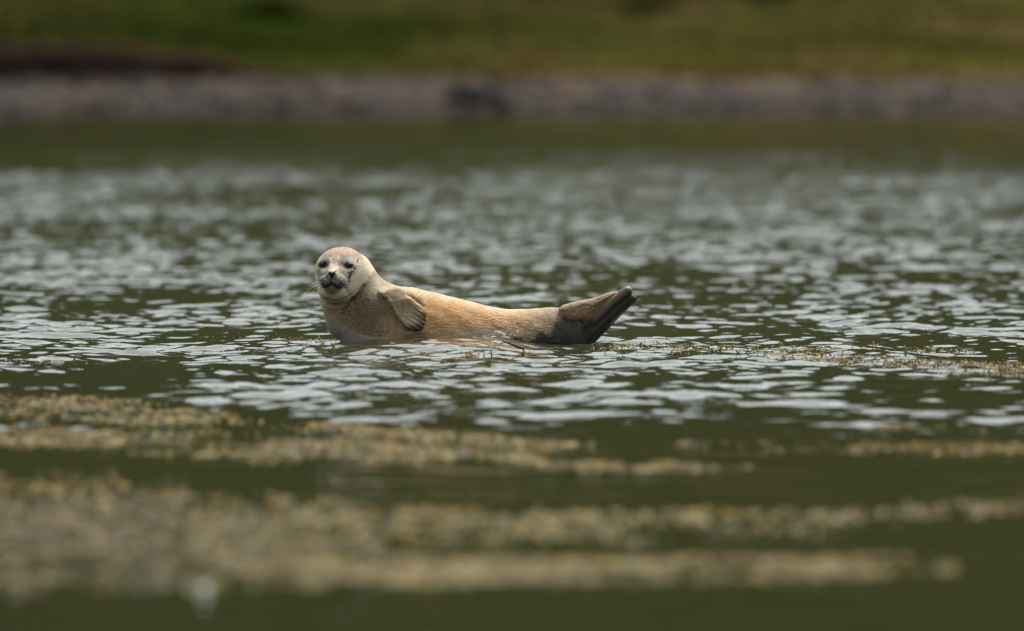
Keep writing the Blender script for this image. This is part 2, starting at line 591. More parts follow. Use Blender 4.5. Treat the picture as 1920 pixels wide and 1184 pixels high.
def shrub(name, px, D, w, h, c, label, cat, nb=210, spread=.5, seed=1, blade=.016):
    r = np.random.default_rng(seed)
    x0 = wx(px, D)
    a = r.uniform(0, 6.28, nb); rad = r.uniform(0, 1, nb) ** .5
    x = x0 + np.cos(a) * rad * w * .45; y = D + np.sin(a) * rad * w * .45
    z = hill_z(x, y) - .02
    tipx = x + np.cos(a) * rad * w * spread + r.normal(0, .02, nb); tipy = y + np.sin(a) * rad * w * spread
    hh = h * (1.05 - .5 * rad ** 2) * r.uniform(.6, 1, nb)
    wd = blade * r.uniform(.6, 1.2, nb)
    b0 = np.stack([x, y, z], -1); tp = np.stack([tipx, tipy, z + hh], -1)
    d = np.stack([np.sin(a) * wd, -np.cos(a) * wd, 0 * a], -1)
    e = np.stack([np.cos(a) * wd * .5, np.sin(a) * wd * .5, 0 * a], -1)
    mid = b0 * .45 + tp * .55 + np.stack([0 * a, 0 * a, hh * .12], -1)
    P = np.stack([b0 - d, b0 + d, b0 + e, mid - d, mid + d, mid + e, tp], 1)
    k = (np.arange(nb) * 7)[:, None]
    T = np.concatenate([k + [f] for f in ((0, 1, 4), (0, 4, 3), (1, 2, 5), (1, 5, 4), (2, 0, 3), (2, 3, 5), (3, 4, 6), (4, 5, 6), (5, 3, 6))], 0)
    m, nt, b = new_mat(name + "_leaf")
    nn = noise_tex(nt, 9, 2)
    cr = ramp(nt, nn.outputs["Fac"], [(.3, tuple(k_ * .6 for k_ in c)), (.7, tuple(k_ * 1.3 for k_ in c))])
    nt.links.new(cr.outputs[0], b.inputs["Base Color"]); b.inputs["Roughness"].default_value = .8; b.inputs["Specular IOR Level"].default_value = 0
    o = mesh_np(name, P.reshape(-1, 3), tris=T, mat=m, shade=False)
    tag(o, label, cat)


shrub("rush_clump", 510, 149, .8, .26, (.024, .040, .006), "dark green rush clump at the top of the bank, upper left of the seal", "plant", seed=3)
shrub("rush_clump", 1220, 150, .55, .20, (.034, .038, .009), "small dark green rush clump at the top edge of the picture, right of the middle", "plant", seed=4)
shrub("rush_clump", 1445, 151, .50, .26, (.020, .030, .006), "wide dark green clump at the top edge just left of the yellow stalks", "plant", seed=5)
shrub("dry_stalks", 1602, 147, .10, .40, (.16, .10, .025), "upright tuft of yellow dry stalks on the olive bank, upper right", "plant", nb=60, spread=.2, seed=6, blade=.008)


# ------------------------------------------------------------------ the seal, as one continuous surface
# modelled in units of 2.5 mm: x to the right, y away from the camera, z DOWN (photograph rows at 60 m)
UN = 0.0025


def smin(a, b, k):
    h = np.clip(0.5 + 0.5 * (b - a) / k, 0, 1)
    return b * (1 - h) + a * h - k * h * (1 - h)


def smax(a, b, k):
    return -smin(-a, -b, k)


def ell(x, y, z, c, r):
    dx, dy, dz = x - c[0], y - c[1], z - c[2]
    k0 = np.sqrt((dx / r[0]) ** 2 + (dy / r[1]) ** 2 + (dz / r[2]) ** 2) + 1e-9
    k1 = np.sqrt((dx / r[0] ** 2) ** 2 + (dy / r[1] ** 2) ** 2 + (dz / r[2] ** 2) ** 2) + 1e-9
    return k0 * (k0 - 1) / k1


def cap(x, y, z, a, b, ra, rb):
    a = np.array(a, float); b = np.array(b, float)
    ba = b - a
    t = np.clip(((x - a[0]) * ba[0] + (y - a[1]) * ba[1] + (z - a[2]) * ba[2]) / (ba @ ba), 0, 1)
    return np.sqrt((x - a[0] - t * ba[0]) ** 2 + (y - a[1] - t * ba[1]) ** 2 + (z - a[2] - t * ba[2]) ** 2) - (ra + (rb - ra) * t)


def poly2d(x, z, P):
    """signed distance to a polygon in the x-z plane"""
    P = np.array(P, float)
    d = np.full(x.shape, 1e9)
    s = np.ones(x.shape)
    j = len(P) - 1
    for i in range(len(P)):
        ex, ez = P[j, 0] - P[i, 0], P[j, 1] - P[i, 1]
        w0, w1 = x - P[i, 0], z - P[i, 1]
        t = np.clip((w0 * ex + w1 * ez) / (ex * ex + ez * ez), 0, 1)
        d = np.minimum(d, (w0 - ex * t) ** 2 + (w1 - ez * t) ** 2)
        c1 = z >= P[i, 1]; c2 = z < P[j, 1]; c3 = ex * w1 > ez * w0
        flip = (c1 & c2 & c3) | (~c1 & ~c2 & ~c3)
        s = np.where(flip, -s, s)
        j = i
    return s * np.sqrt(d)


def pline(x, z, P):
    P = np.array(P, float)
    d = np.full(x.shape, 1e9)
    for i in range(len(P) - 1):
        ex, ez = P[i + 1] - P[i]
        w0, w1 = x - P[i, 0], z - P[i, 1]
        t = np.clip((w0 * ex + w1 * ez) / (ex * ex + ez * ez), 0, 1)
        d = np.minimum(d, (w0 - ex * t) ** 2 + (w1 - ez * t) ** 2)
    return np.sqrt(d)


def curve(pts):
    """smooth interpolation through profile points"""
    P = np.array(pts, float)
    xs = np.linspace(P[0, 0], P[-1, 0], 600)
    ys = np.interp(xs, P[:, 0], P[:, 1])
    k = np.exp(-np.linspace(-2, 2, 17) ** 2); k /= k.sum()
    yp = np.convolve(np.pad(ys, 8, mode='reflect', reflect_type='odd'), k, 'valid')
    return xs, yp


TOP = curve([(598, 562), (604, 548), (612, 532), (630, 515), (655, 500), (680, 498), (701, 508), (712, 519), (727, 530.5), (746, 537),
             (774, 539), (792, 544), (820, 550), (860, 560), (895, 569), (922, 576.5), (952, 580), (986, 580), (1032, 576.5),
             (1055, 577), (1080, 584), (1105, 598), (1118, 612)])
BOT = curve([(598, 566), (604, 570), (610, 582), (616, 596), (629, 619), (640, 641), (652, 668), (668, 690), (700, 704), (760, 706),
             (860, 702), (940, 694), (1000, 684), (1050, 676), (1090, 668), (1105, 650), (1118, 628)])
WID = curve([(598, 6), (604, 16), (612, 27), (625, 38), (650, 51), (700, 62), (760, 66), (820, 65), (880, 60), (940, 52), (1000, 45),
             (1040, 39), (1080, 28), (1105, 18), (1118, 10)])
FORE = [(716, 548), (724, 559), (732.6, 574.6), (740, 589), (747, 598.5), (757.5, 610), (766, 616), (779, 619.3), (792, 616),
        (795, 611), (797.5, 606), (800, 600), (801, 592), (800, 585), (796.5, 579), (791, 572.5), (780, 565), (773, 557.5), (767, 552), (745, 541)]
HUP = [(1048, 578), (1052, 594), (1060, 600), (1071, 602.5), (1091, 601.5), (1104, 597), (1112, 589), (1122, 579), (1141, 563), (1158, 549), (1158, 546),
       (1144, 547.5), (1126, 554.5), (1109, 560), (1084, 564.5), (1055, 572)]
HLO = [(1060, 640), (1080, 612), (1091, 604), (1112, 590), (1122, 581), (1138, 564), (1156, 549), (1168, 539.5), (1177, 537), (1183, 539.5), (1184.5, 546),
       (1189, 552), (1191.5, 556.5), (1196, 552.5), (1198, 553.5), (1195, 559), (1185.5, 567.5), (1162, 584), (1138, 605.5),
       (1120.5, 627), (1105, 645.5), (1094, 660), (1080, 672), (1064, 668)]


def body_sdf(x, y, z):
    t = np.interp(x, *TOP); b = np.interp(x, *BOT); w = np.interp(x, *WID)
    c = (t + b) * .5; h = (b - t) * .5
    q = np.sqrt(((z - c) / h) ** 2 + (y / w) ** 2) + 1e-9
    g = np.sqrt(((z - c) / h ** 2) ** 2 + (y / w ** 2) ** 2) + 1e-9
    f = (q - 1) * q / g * .9
    f = np.where(x < 598, np.maximum(f, 598 - x), f)
    f = np.where(x > 1118, np.maximum(f, x - 1118), f)
    return f


EYES = [((606.0, 494.6), 1), ((655.0, 495.6), -1)]


def seal_sdf(x, y, z):
    f = body_sdf(x, y, z)
    m = x < 745
    if m.any():
        X, Y, Z = x[m], y[m], z[m]
        # neck and throat
        neck = ell(X, Y, Z, (662, -12, 515), (38, 47, 42))
        thr = cap(X, Y, Z, (632, -22, 545), (648, -6, 600), 33, 38)
        b = smin(smin(f[m], neck, 16), thr, 10)
        # head
        hd = ell(X, Y, Z, (641, -36, 509), (50.3, 50, 46.5))
        hd = smin(hd, ell(X, Y, Z, (636, -44, 533), (43, 42, 33)), 12)
        hd = smin(hd, ell(X, Y, Z, (627, -58, 546), (27, 31, 20)), 8)        # lower jaw
        hd = smin(hd, cap(X, Y, Z, (630, -72, 499), (624.5, -98, 513), 14, 9.5), 9)   # bridge of the muzzle
        pl = ell(X, Y, Z, (612.5, -93, 525), (13, 12.5, 11.5))
        pr = ell(X, Y, Z, (637, -93, 525.5), (15.5, 13.5, 12))
        hd = smin(hd, pl, 8)
        hd = smin(hd, pr, 8)
        hd = smin(hd, ell(X, Y, Z, (624, -88, 539), (15, 15, 9)), 4)          # chin
        hd = smin(hd, ell(X, Y, Z, (623.7, -107, 509.5), (8.6, 5.5, 6)), 3)   # nose
        for (ex, ez), s in EYES:
            hd = smax(hd, -ell(X, Y, Z, (ex + 1.0 * s, (-76 if s > 0 else -92), ez + .5), (11, 10.5, 7.6)), 6)   # socket
        b = smin(b, hd, 6)
        f[m] = b
    m = (x > 700) & (x < 825) & (y < 20)
    if m.any():
        X, Y, Z = x[m], y[m], z[m]
        b = smin(f[m], ell(X, Y, Z, (752, -40, 572), (32, 27, 32)), 16)         # shoulder
        t = np.interp(X, *TOP); bo = np.interp(X, *BOT); w = np.interp(X, *WID)
        c = (t + bo) * .5; h = (bo - t) * .5
        ys = -w * np.sqrt(np.clip(1 - ((Z - c) / h) ** 2, 0.02, 1))
        ys = np.minimum(ys, -62 + 0 * ys) - 4
        d2 = poly2d(X, Z, FORE)
        ys = ys + 13 * (1 - smooth(545, 563, Z + (X - 745) * .12))
        b = smin(b, cap(X, Y, Z, (745, -52, 560), (764, -62, 590), 16, 10), 14)
        along = (X - 745) * .82 + (Z - 555) * .57
        across = -(X - 745) * .57 + (Z - 555) * .90
        fing = smooth(36, 54, along)
        ridge = np.cos(across * 2 * np.pi / 8.2 + 1.0) * 1.5 * fing
        th = 8.5 - 2.6 * smooth(10, 60, along) + ridge
        ff = smax(d2, np.abs(Y - ys) - th, 7)
        f[m] = smin(b, ff, 2.5 + 15 * (1 - smooth(546, 564, Z + (X - 745) * .10)))
    m = (x > 1000)
    if m.any():
        X, Y, Z = x[m], y[m], z[m]
        b = f[m]
        up = smax(poly2d(X, Z, HUP), np.abs(Y + 16 - (X - 1050) * .10) - 22 + 8 * smooth(1060, 1160, X), 15)
        lo = smax(poly2d(X, Z, HLO), np.abs(Y + 6 + (X - 1090) * .08) - 17 + 7.5 * smooth(1100, 1190, X), 12)
        roll = cap(X, Y, Z, (1098, -16, 608), (1177, -20, 545), 9, 8)          # first toe, a rounded roll along the upper edge
        roll2 = cap(X, Y, Z, (1110, -6, 634), (1192, -10, 560), 10, 3)
        lo = smin(smin(lo, roll, 3.5), roll2, 4)
        b = smin(b, lo, 9)
        b = smin(b, up, 2.5)
        f[m] = b
    return f


def build_seal_surface():
    h = 1.25
    lo = np.array([582., -124., 454.]); hi = np.array([1206., 76., 716.])
    B = 6
    nb = np.ceil((hi - lo) / (h * B)).astype(int)
    n = nb * B
    # coarse pass
    ax = [lo[i] + (np.arange(nb[i]) + .5) * B * h for i in range(3)]
    gx, gy, gz = np.meshgrid(*ax, indexing='ij')
    fc = seal_sdf(gx.ravel(), gy.ravel(), gz.ravel()).reshape(gx.shape)
    rad = h * B * .87 * 1.9
    F = np.where(np.repeat(np.repeat(np.repeat(fc, B, 0), B, 1), B, 2) < 0, -1e3, 1e3).astype(np.float32)
    bi = np.argwhere(np.abs(fc) < rad)
    off = np.stack(np.meshgrid(*[np.arange(B)] * 3, indexing='ij'), -1).reshape(-1, 3)
    for s in range(0, len(bi), 3000):
        I = (bi[s:s + 3000, None] * B + off[None]).reshape(-1, 3)
        P = lo + (I + .5) * h
        F[I[:, 0], I[:, 1], I[:, 2]] = seal_sdf(P[:, 0], P[:, 1], P[:, 2])
    # surface nets
    ins = F < 0
    cnt = np.zeros(np.array(F.shape) - 1, np.int8)
    for a in (0, 1):
        for b in (0, 1):
            for c in (0, 1):
                cnt += ins[a:F.shape[0] - 1 + a, b:F.shape[1] - 1 + b, c:F.shape[2] - 1 + c]
    act = np.argwhere((cnt > 0) & (cnt < 8))
    vid = np.full(cnt.shape, -1, np.int32)
    vid[act[:, 0], act[:, 1], act[:, 2]] = np.arange(len(act))
    acc = np.zeros((len(act), 3)); k = np.zeros(len(act))
    cor = [(a, b, c) for a in (0, 1) for b in (0, 1) for c in (0, 1)]
    for ca in cor:
        for cb in cor:
            if sum(cb) - sum(ca) == 1 and all(q >= p for p, q in zip(ca, cb)):
                fa = F[act[:, 0] + ca[0], act[:, 1] + ca[1], act[:, 2] + ca[2]]
                fb = F[act[:, 0] + cb[0], act[:, 1] + cb[1], act[:, 2] + cb[2]]
                mm = (fa < 0) != (fb < 0)
                t = np.where(mm, fa / np.where(fa == fb, 1, fa - fb), 0)
                p = np.array(ca)[None] + t[:, None] * (np.array(cb) - np.array(ca))[None]
                acc[mm] += p[mm]; k[mm] += 1
    V = lo + (act + .5 + acc / k[:, None]) * h
    quads = []
    for axis in range(3):
        sl0 = [slice(None)] * 3; sl1 = [slice(None)] * 3
        sl0[axis] = slice(0, -1); sl1[axis] = slice(1, None)
        A, Bq = ins[tuple(sl0)], ins[tuple(sl1)]
        e = np.argwhere(A != Bq)
        o1, o2 = [i for i in range(3) if i != axis]
        e = e[(e[:, o1] > 0) & (e[:, o2] > 0) & (e[:, o1] < F.shape[o1] - 1) & (e[:, o2] < F.shape[o2] - 1)]
        def v(d1, d2):
            q = e.copy(); q[:, o1] += d1; q[:, o2] += d2
            return vid[q[:, 0], q[:, 1], q[:, 2]]
        q = np.stack([v(-1, -1), v(0, -1), v(0, 0), v(-1, 0)], -1)
        fl = A[e[:, 0], e[:, 1], e[:, 2]]
        if axis == 1: fl = ~fl
        q[~fl] = q[~fl][:, ::-1]
        quads.append(q)
    Q = np.concatenate(quads)
    Q = Q[(Q >= 0).all(1)]

    def grad(P, e=.6):
        g = np.zeros_like(P)
        for i in range(3):
            d = np.zeros(3); d[i] = e
            a, b = P + d, P - d
            g[:, i] = seal_sdf(a[:, 0], a[:, 1], a[:, 2]) - seal_sdf(b[:, 0], b[:, 1], b[:, 2])
        return g / (2 * e)
    for _ in range(2):
        g = grad(V); fv = seal_sdf(V[:, 0], V[:, 1], V[:, 2])
        V -= np.clip(fv / np.maximum((g * g).sum(1), .2), -1.2, 1.2)[:, None] * g
    N = grad(V, 1.0); N /= np.linalg.norm(N, axis=1)[:, None] + 1e-9
    return V, Q, N


def fbm(x, y, seed, sc):
    return (vnoise(x, y, seed, sc) * .55 + vnoise(x, y, seed + 1, sc * 2.1) * .3 + vnoise(x, y, seed + 2, sc * 4.3) * .15)


def blob(x, z, cx, cz, rx, rz, soft=.35):
    d = np.sqrt(((x - cx) / rx) ** 2 + ((z - cz) / rz) ** 2)
    return 1 - smooth(1 - soft, 1 + soft, d)


def surf_y(px, pz, start=-135.):
    y = np.full(1, start)
    xx, zz = np.array([float(px)]), np.array([float(pz)])
    for _ in range(300):
        f = seal_sdf(xx, y, zz)
        if f[0] < .05: break
        y = y + max(.15, float(f[0]) * .5)
    return float(y[0])


def to_world(V):
    V = np.asarray(V, float)
    return np.stack([(V[..., 0] - 960) * UN, D0 + V[..., 1] * UN, (650 - V[..., 2]) * UN], -1)


def build_seal():
    V, Q, N = build_seal_surface()
    front = smooth(.0, .35, -N[:, 1])
    x, z = V[:, 0], V[:, 2]
    disp = np.zeros(len(V))

    def crease(P, depth, width, lip=.35):
        nonlocal disp
        d = pline(x, z, P)
        disp -= front * depth * np.exp(-(d / width) ** 2)
        disp += front * depth * lip * np.exp(-((d - 2.2 * width) / width) ** 2)
    # folds of the throat and neck
    crease([(612, 557), (619, 561), (630, 562.5), (642, 560), (654, 554), (664, 547), (671, 541)], 1.7, 1.8, .15)
    crease([(616, 570), (628, 573), (642, 571.5), (655, 564), (664, 556)], 1.8, 2.0)
    crease([(646, 580), (652, 570), (662, 560), (673, 548), (682, 536)], 3.2, 3.0, .0)
    crease([(682, 536), (688, 526), (692, 519)], 1.2, 2.6, .0)
    # mouth and upper lip
    crease([(607, 537.5), (612, 536.5), (616.5, 532.5), (622, 528.5), (628, 531), (633, 536.5), (638, 539.5)], 3.2, 1.25, .5)
    crease([(623, 515), (622.3, 529)], 2.0, 1.1)
    # muzzle whisker rows
    for k in range(4):
        crease([(601 + k, 524 + 3.5 * k), (616, 519 + 3.4 * k)], .35, .7)
        crease([(631, 519 + 3.4 * k), (650 - k, 522 + 3.8 * k)], .35, .7)
    # around the flippers
    crease([(725, 559), (729, 566), (734, 575), (741, 589), (749, 600), (760, 612), (770, 618)], 2.4, 2.2, .2)
    crease([(766, 551), (774, 556), (781, 561), (788, 567), (794, 573)], 2.6, 2.4, .1)
    crease([(790, 545), (783, 551), (780, 558)], 1.2, 2)
    crease([(1048, 579), (1051, 592), (1058, 600), (1070, 604), (1090, 603)], 1.6, 1.6, .2)
    crease([(1091, 604), (1080, 611), (1074, 617)], 1.3, 2.4, .0)
    crease([(1087, 610), (1084, 622), (1083, 640), (1085, 655)], 1.0, 2.6, .0)
    crease([(1112, 616), (1130, 600), (1150, 581), (1170, 564), (1187, 549)], 1.8, 2.4, .1)
    crease([(1120, 622), (1142, 602), (1165, 582), (1192, 560)], .5, 1.8, .1)
    crease([(1075, 587), (1084, 577), (1095, 572), (1106, 573)], 1.1, 1.8)
    crease([(1103, 584), (1112, 575), (1118, 571)], 1.0, 1.6)
    crease([(1118, 563), (1134, 556), (1150, 548)], .9, 1.3)
    # scars and dents on the flank
    crease([(843, 577), (850, 578), (858, 581)], .7, 1.3, .2)
    crease([(918, 588), (926, 593), (934, 592), (941, 593.5)], .8, 1.4, .25)
    crease([(899, 578), (907, 579)], .4, 1.0, .2)
    crease([(1022, 650), (1042, 637), (1062, 622)], -.7, .9, .3)
    # broad unevenness and clumped wet fur
    disp += 1.1 * (fbm(x, z, 81, .045) - .5) * smooth(700, 760, x)
    strand = fbm(x * .35 + z * .08, z * 1.0 - x * .10, 84, .42) - .5
    low = smooth(575, 612, z) * smooth(690, 760, x) * (1 - smooth(1040, 1060, x))
    neckf = blob(x, z, 690, 580, 52, 50)
    disp += front * strand * (1.0 * low + 1.3 * low * smooth(850, 960, x) + 1.0 * neckf)
    # loose skin: soft diagonal rolls over shoulder, flank and hip
    disp += front * .55 * np.sin((x * .55 - z * .85) * .21 + 3 * fbm(x, z, 87, .03)) * smooth(700, 740, x) * (1 - smooth(1040, 1060, x)) * smooth(6, 20, z - np.interp(x, *TOP))
    V2 = V + N * disp[:, None]

    # ---- coat colours (pattern of the fur, with some light and shade painted in)
    n1 = fbm(x, z, 91, .09); n2 = fbm(x * .6, z, 94, .5); n3 = vnoise(x, z, 97, .8); n4 = vnoise(x * .7, z, 99, .32)
    def mixc(c, new, k):
        return c * (1 - k[:, None]) + np.array(new)[None] * k[:, None]
    c = np.tile(np.array([[.55, .285, .105]]), (len(x), 1))
    # bright rim light on the back, painted as cream along the spine
    t = np.interp(x, *TOP)
    c = mixc(c, (.62, .46, .28), .65 * (1 - smooth(3, 17, z - t)) * smooth(690, 720, x) * (1 - smooth(1000, 1060, x)))
    c = mixc(c, (.50, .34, .20), smooth(590, 618, z) * .7)
    c = mixc(c, (.42, .30, .19), smooth(960, 1010, x) * .8)
    c = mixc(c, (.27, .19, .13), smooth(1015, 1050, x) * .75)
    # neck and shoulder, greyish brown with speckles
    c = mixc(c, (.37, .265, .150), (1 - smooth(738, 800, x + (n1 - .5) * 30)) * .9)
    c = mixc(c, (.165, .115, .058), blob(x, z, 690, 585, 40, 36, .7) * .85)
    c = mixc(c, (.46, .29, .18), blob(x, z, 742, 612, 32, 18, .6) * .7)
    c = mixc(c, (.52, .39, .24), blob(x, z, 735, 545, 40, 14, .6) * .6)
    c = mixc(c, (.58, .50, .37), blob(x, z, 700, 535, 18, 16, .6) * .5)
    # saddle above flipper, orange
    c = mixc(c, (.57, .275, .085), blob(x, z, 830, 590, 46, 24, .6) * .6)
    # fore flipper
    d2 = poly2d(x, z, FORE)
    onf = (1 - smooth(-1.0, 1.0, d2)) * (V[:, 1] < -50)
    c = mixc(c, (.45, .315, .17), onf * .9 * smooth(553, 572, z))
    c = mixc(c, (.42, .26, .145), onf * blob(x, z, 765, 570, 18, 14, .5) * .7)
    c = mixc(c, (.50, .42, .30), onf * blob(x, z, 768, 595, 16, 16, .5) * .6)
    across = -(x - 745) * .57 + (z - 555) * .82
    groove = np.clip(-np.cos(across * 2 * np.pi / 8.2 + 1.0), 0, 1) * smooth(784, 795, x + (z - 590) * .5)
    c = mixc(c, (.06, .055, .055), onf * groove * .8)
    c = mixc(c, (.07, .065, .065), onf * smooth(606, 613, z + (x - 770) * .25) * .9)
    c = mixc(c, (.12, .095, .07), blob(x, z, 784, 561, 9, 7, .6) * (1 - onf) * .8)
    # speckles of the neck
    sp = smooth(.56, .74, n2) * blob(x, z, 700, 585, 60, 48, .5)
    c = mixc(c, (.05, .04, .03), sp * .85)
    # hind parts: dark wet fur below, brown flippers
    edge = np.interp(x, [940, 965, 980, 1000, 1008, 1018, 1032, 1040, 1044, 1052, 1060, 1075, 1120], [660, 629, 633, 634, 624, 621, 626, 608, 600, 601, 602, 604, 604])
    wet = smooth(-10, 8, z - edge + (fbm(x * .8, z * 1.4, 96, .22) - .5) * 16) * smooth(945, 962, x)
    hind = smooth(1046, 1052, x) * (1 - smooth(-1, 1.5, poly2d(x, z, HUP)))
    c = mixc(c, (.028, .026, .025), wet * (1 - hind) * .96)
    c = mixc(c, (.28, .18, .10), hind * .9)
    c = mixc(c, (.36, .25, .165), hind * smooth(10, 0, (z - np.interp(x, [1048, 1084, 1126, 1158], [574, 565, 555, 546]))) * .7)
    c = mixc(c, (.06, .048, .040), hind * smooth(.74, .95, vnoise(x, z, 101, .30)) * .7)
    lo = (1 - smooth(3, 6, poly2d(x, z, HLO))) * smooth(1086, 1096, x) * (1 - hind)
    c = mixc(c, (.020, .017, .015), lo * .97)
    roll = (1 - smooth(3, 9, pline(x, z, [(1116, 594), (1142, 569), (1178, 541)]))) * lo
    c = mixc(c, (.15, .098, .06), roll * .9 * (1 - .6 * smooth(.7, .95, vnoise(x, z, 102, .25))))
    c = mixc(c, (.38, .30, .23), blob(x, z, 1178, 538, 7, 2.5, .5) * .8)
    # wet smooth chest wedge, lower left
    we = np.interp(x, [600, 612, 622, 640, 650, 664, 680, 700, 722, 760, 800, 840, 900, 940], [570, 582, 592, 604, 613, 622, 628, 630.5, 632, 634, 629, 626, 622, 624])
    wetl = smooth(-1.6, 1.6, z - we + (n4 - .5) * 3.0) * (x < 950)
    c = mixc(c, (.36, .33, .265), wetl * .9)
    # head
    hk = (1 - smooth(-2, 10, pline(x, z, [(594, 480), (594, 560)]) - 200)) * 0
    headline = np.interp(z, [450, 500, 512, 530, 545, 560, 572, 585], [720, 708, 700, 686, 676, 660, 640, 600])
    head = smooth(4, -4, x - headline) * (1 - smooth(562, 578, z))
    c = mixc(c, (.77, .66, .50), head * .95)
    c = mixc(c, (.56, .47, .33), head * smooth(535, 560, z) * .7)
    c = mixc(c, (.11, .075, .042), np.exp(-(pline(x, z, [(644, 584), (652, 571), (664, 560), (676, 547), (686, 531)]) / 3.2) ** 2) * .7 * front)  # shadow where the head overlaps the neck, painted as a dark band
    c = mixc(c, (.20, .14, .085), np.exp(-(pline(x, z, [(614, 559), (628, 562), (644, 559.5), (660, 550)]) / 1.6) ** 2) * .6 * front)
    crown = smooth(0, 1, np.clip(1 - (z - 461 - .006 * (x - 640) ** 2) / 27, 0, 1) * 1.5) * head
    stripe = blob(x, z, 629, 483, 5.5, 14, .5)
    c = mixc(c, (.35, .185, .095), np.maximum(crown * .95 * smooth(598, 608, x) * (1 - smooth(674, 688, x)), stripe * .85) * (.75 + .5 * (n1 - .3)))
    def grey(k, v=(.10, .10, .105)):
        nonlocal c
        c = mixc(c, v, np.clip(k, 0, 1))
    fr = smooth(.0, .3, -N[:, 1])
    grey(blob(x, z, 611, 487, 9, 8, .5) * .6 * fr, (.22, .22, .21))
    grey(blob(x, z, 645, 488, 11, 8, .5) * .75 * fr, (.17, .17, .175))
    grey(blob(x, z, 640, 493, 6, 5, .6) * .5 * fr)
    grey(blob(x, z, 643, 478.5, 6, 3, .5) * smooth(.35, .6, n3) * .9 * fr)
    grey(blob(x, z, 653, 478.5, 3, 2.4, .5) * .6 * fr)
    grey(blob(x, z, 619, 478, 3.4, 2.2, .5) * .6 * smooth(.3, .6, n3) * fr)
    grey(blob(x, z, 605, 500, 5, 3, .6) * .5 * fr)
    grey(blob(x, z, 598.5, 510, 4.6, 6, .4) * .75 * fr, (.13, .13, .12))
    for (ex, ez), s in EYES:
        grey(blob(x, z, ex - .8 * s * 0, ez + .3, 10, 6.8, .3) * fr, (.025, .025, .026))
    # dark marks right of her eye
    for mx, mz, rx, rz in ((658, 512, 4.5, 5), (656, 517, 3, 5), (666, 502, 2.4, 2.6), (668, 498, 1.6, 2.6), (671.5, 487.5, 1.4, 4.5), (672.5, 484, 1.4, 1.6),
                           (664, 508, 1.6, 3), (673, 497, 2, 1.2), (660, 507, 3, 2), (653.5, 509, 2, 2), (655, 523, 1.4, 4), (658.5, 498.5, 2.5, 1)):
        grey(blob(x, z, mx + (n3 - .5) * 2, mz, rx * .9, rz * .9, .4) * .95 * fr, (.05, .047, .05))
    # muzzle: dark mottled pads
    ml = blob(x, z, 610.5, 524, 13, 13, .35); mr = blob(x, z, 639, 524.5, 17.5, 14, .35)
    mot = .62 + .55 * smooth(.30, .72, vnoise(x, z, 105, .75))
    grey(ml * mot * (.88 + .35 * smooth(520, 534, z)) * fr, (.05, .048, .052))
    grey(mr * mot * (.86 + .35 * smooth(520, 534, z)) * fr, (.058, .056, .06))
    grey(blob(x, z, 624, 536, 17, 7.5, .45) * .9 * fr, (.06, .058, .058))
    grey(blob(x, z, 620, 547, 9, 6, .6) * .55 * smooth(.35, .7, n3) * fr)
    grey((1 - smooth(.6, 1.9, pline(x, z, [(607, 537.5), (612, 536.5), (616.5, 532.5), (622, 528.5), (628, 531), (633, 536.5), (638, 539.5)]))) * .95 * fr, (.012, .012, .012))
    grey((1 - smooth(.5, 1.6, pline(x, z, [(623, 516), (622.4, 529)]))) * .6 * fr, (.05, .045, .045))
    # small dark fur flecks all over the tan coat
    fl = smooth(.70, .86, fbm(x * .55, z, 111, .62)) * (1 - head) * (1 - wet) * (1 - wetl) * smooth(560, 600, z)
    c = mixc(c, (.15, .09, .045), fl * .75)
    c *= (.80 + .40 * fbm(x, z, 114, .14))[:, None]
    c *= (.86 + .28 * n2)[:, None] * .82
    wetness = np.clip(wet * (1 - hind * .5) + wetl * .8 + lo * .5, 0, 1)

    root = bpy.data.objects.new("seal", None)
    col.objects.link(root)
    root.location = (-.15, 60.0, 0)
    tag(root, "tan and cream seal lying in the water, head and dark hind flippers raised", "seal")

    m, nt, b = new_mat("seal_fur")
    at = node(nt, "ShaderNodeAttribute", attribute_name="tint")
    wt = node(nt, "ShaderNodeAttribute", attribute_name="wetness")
    fn = noise_tex(nt, 170, 3, .6, (.35, .6, 1.0))
    fn2 = noise_tex(nt, 420, 2, .6, (.4, .6, 1.0))
    k = ramp(nt, fn.outputs["Fac"], [(.3, (.76, .75, .73)), (.7, (1.2, 1.2, 1.2))])
    dry = mix(nt, at.outputs["Color"], k.outputs[0], 1.0, 'MULTIPLY')
    cc = mix(nt, dry, at.outputs["Color"], wt.outputs["Fac"])
    nt.links.new(cc, b.inputs["Base Color"])
    rr = node(nt, "ShaderNodeMapRange")
    nt.links.new(wt.outputs["Fac"], rr.inputs["Value"])
    rr.inputs["To Min"].default_value = .62; rr.inputs["To Max"].default_value = .5
    nt.links.new(rr.outputs[0], b.inputs["Roughness"])
    b.inputs["Specular IOR Level"].default_value = .35
    b.inputs["Sheen Weight"].default_value = .14
    b.inputs["Sheen Roughness"].default_value = .35
    b.inputs["Sheen Tint"].default_value = (1, .93, .82, 1)
    ad = node(nt, "ShaderNodeMath", operation='ADD')
    nt.links.new(fn.outputs["Fac"], ad.inputs[0]); nt.links.new(fn2.outputs["Fac"], ad.inputs[1])
    iv = node(nt, "ShaderNodeMath", operation='MULTIPLY_ADD')
    nt.links.new(wt.outputs["Fac"], iv.inputs[0]); iv.inputs[1].default_value = -.8; iv.inputs[2].default_value = 1.0
    mu = node(nt, "ShaderNodeMath", operation='MULTIPLY')
    nt.links.new(ad.outputs[0], mu.inputs[0]); nt.links.new(iv.outputs[0], mu.inputs[1])
    bump(nt, b, mu.outputs[0], .9, .0035)
    loc = np.array(root.location)
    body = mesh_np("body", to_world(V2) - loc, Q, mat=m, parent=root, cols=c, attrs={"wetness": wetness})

    # eyes
    me_, nte, be = new_mat("seal_eye")
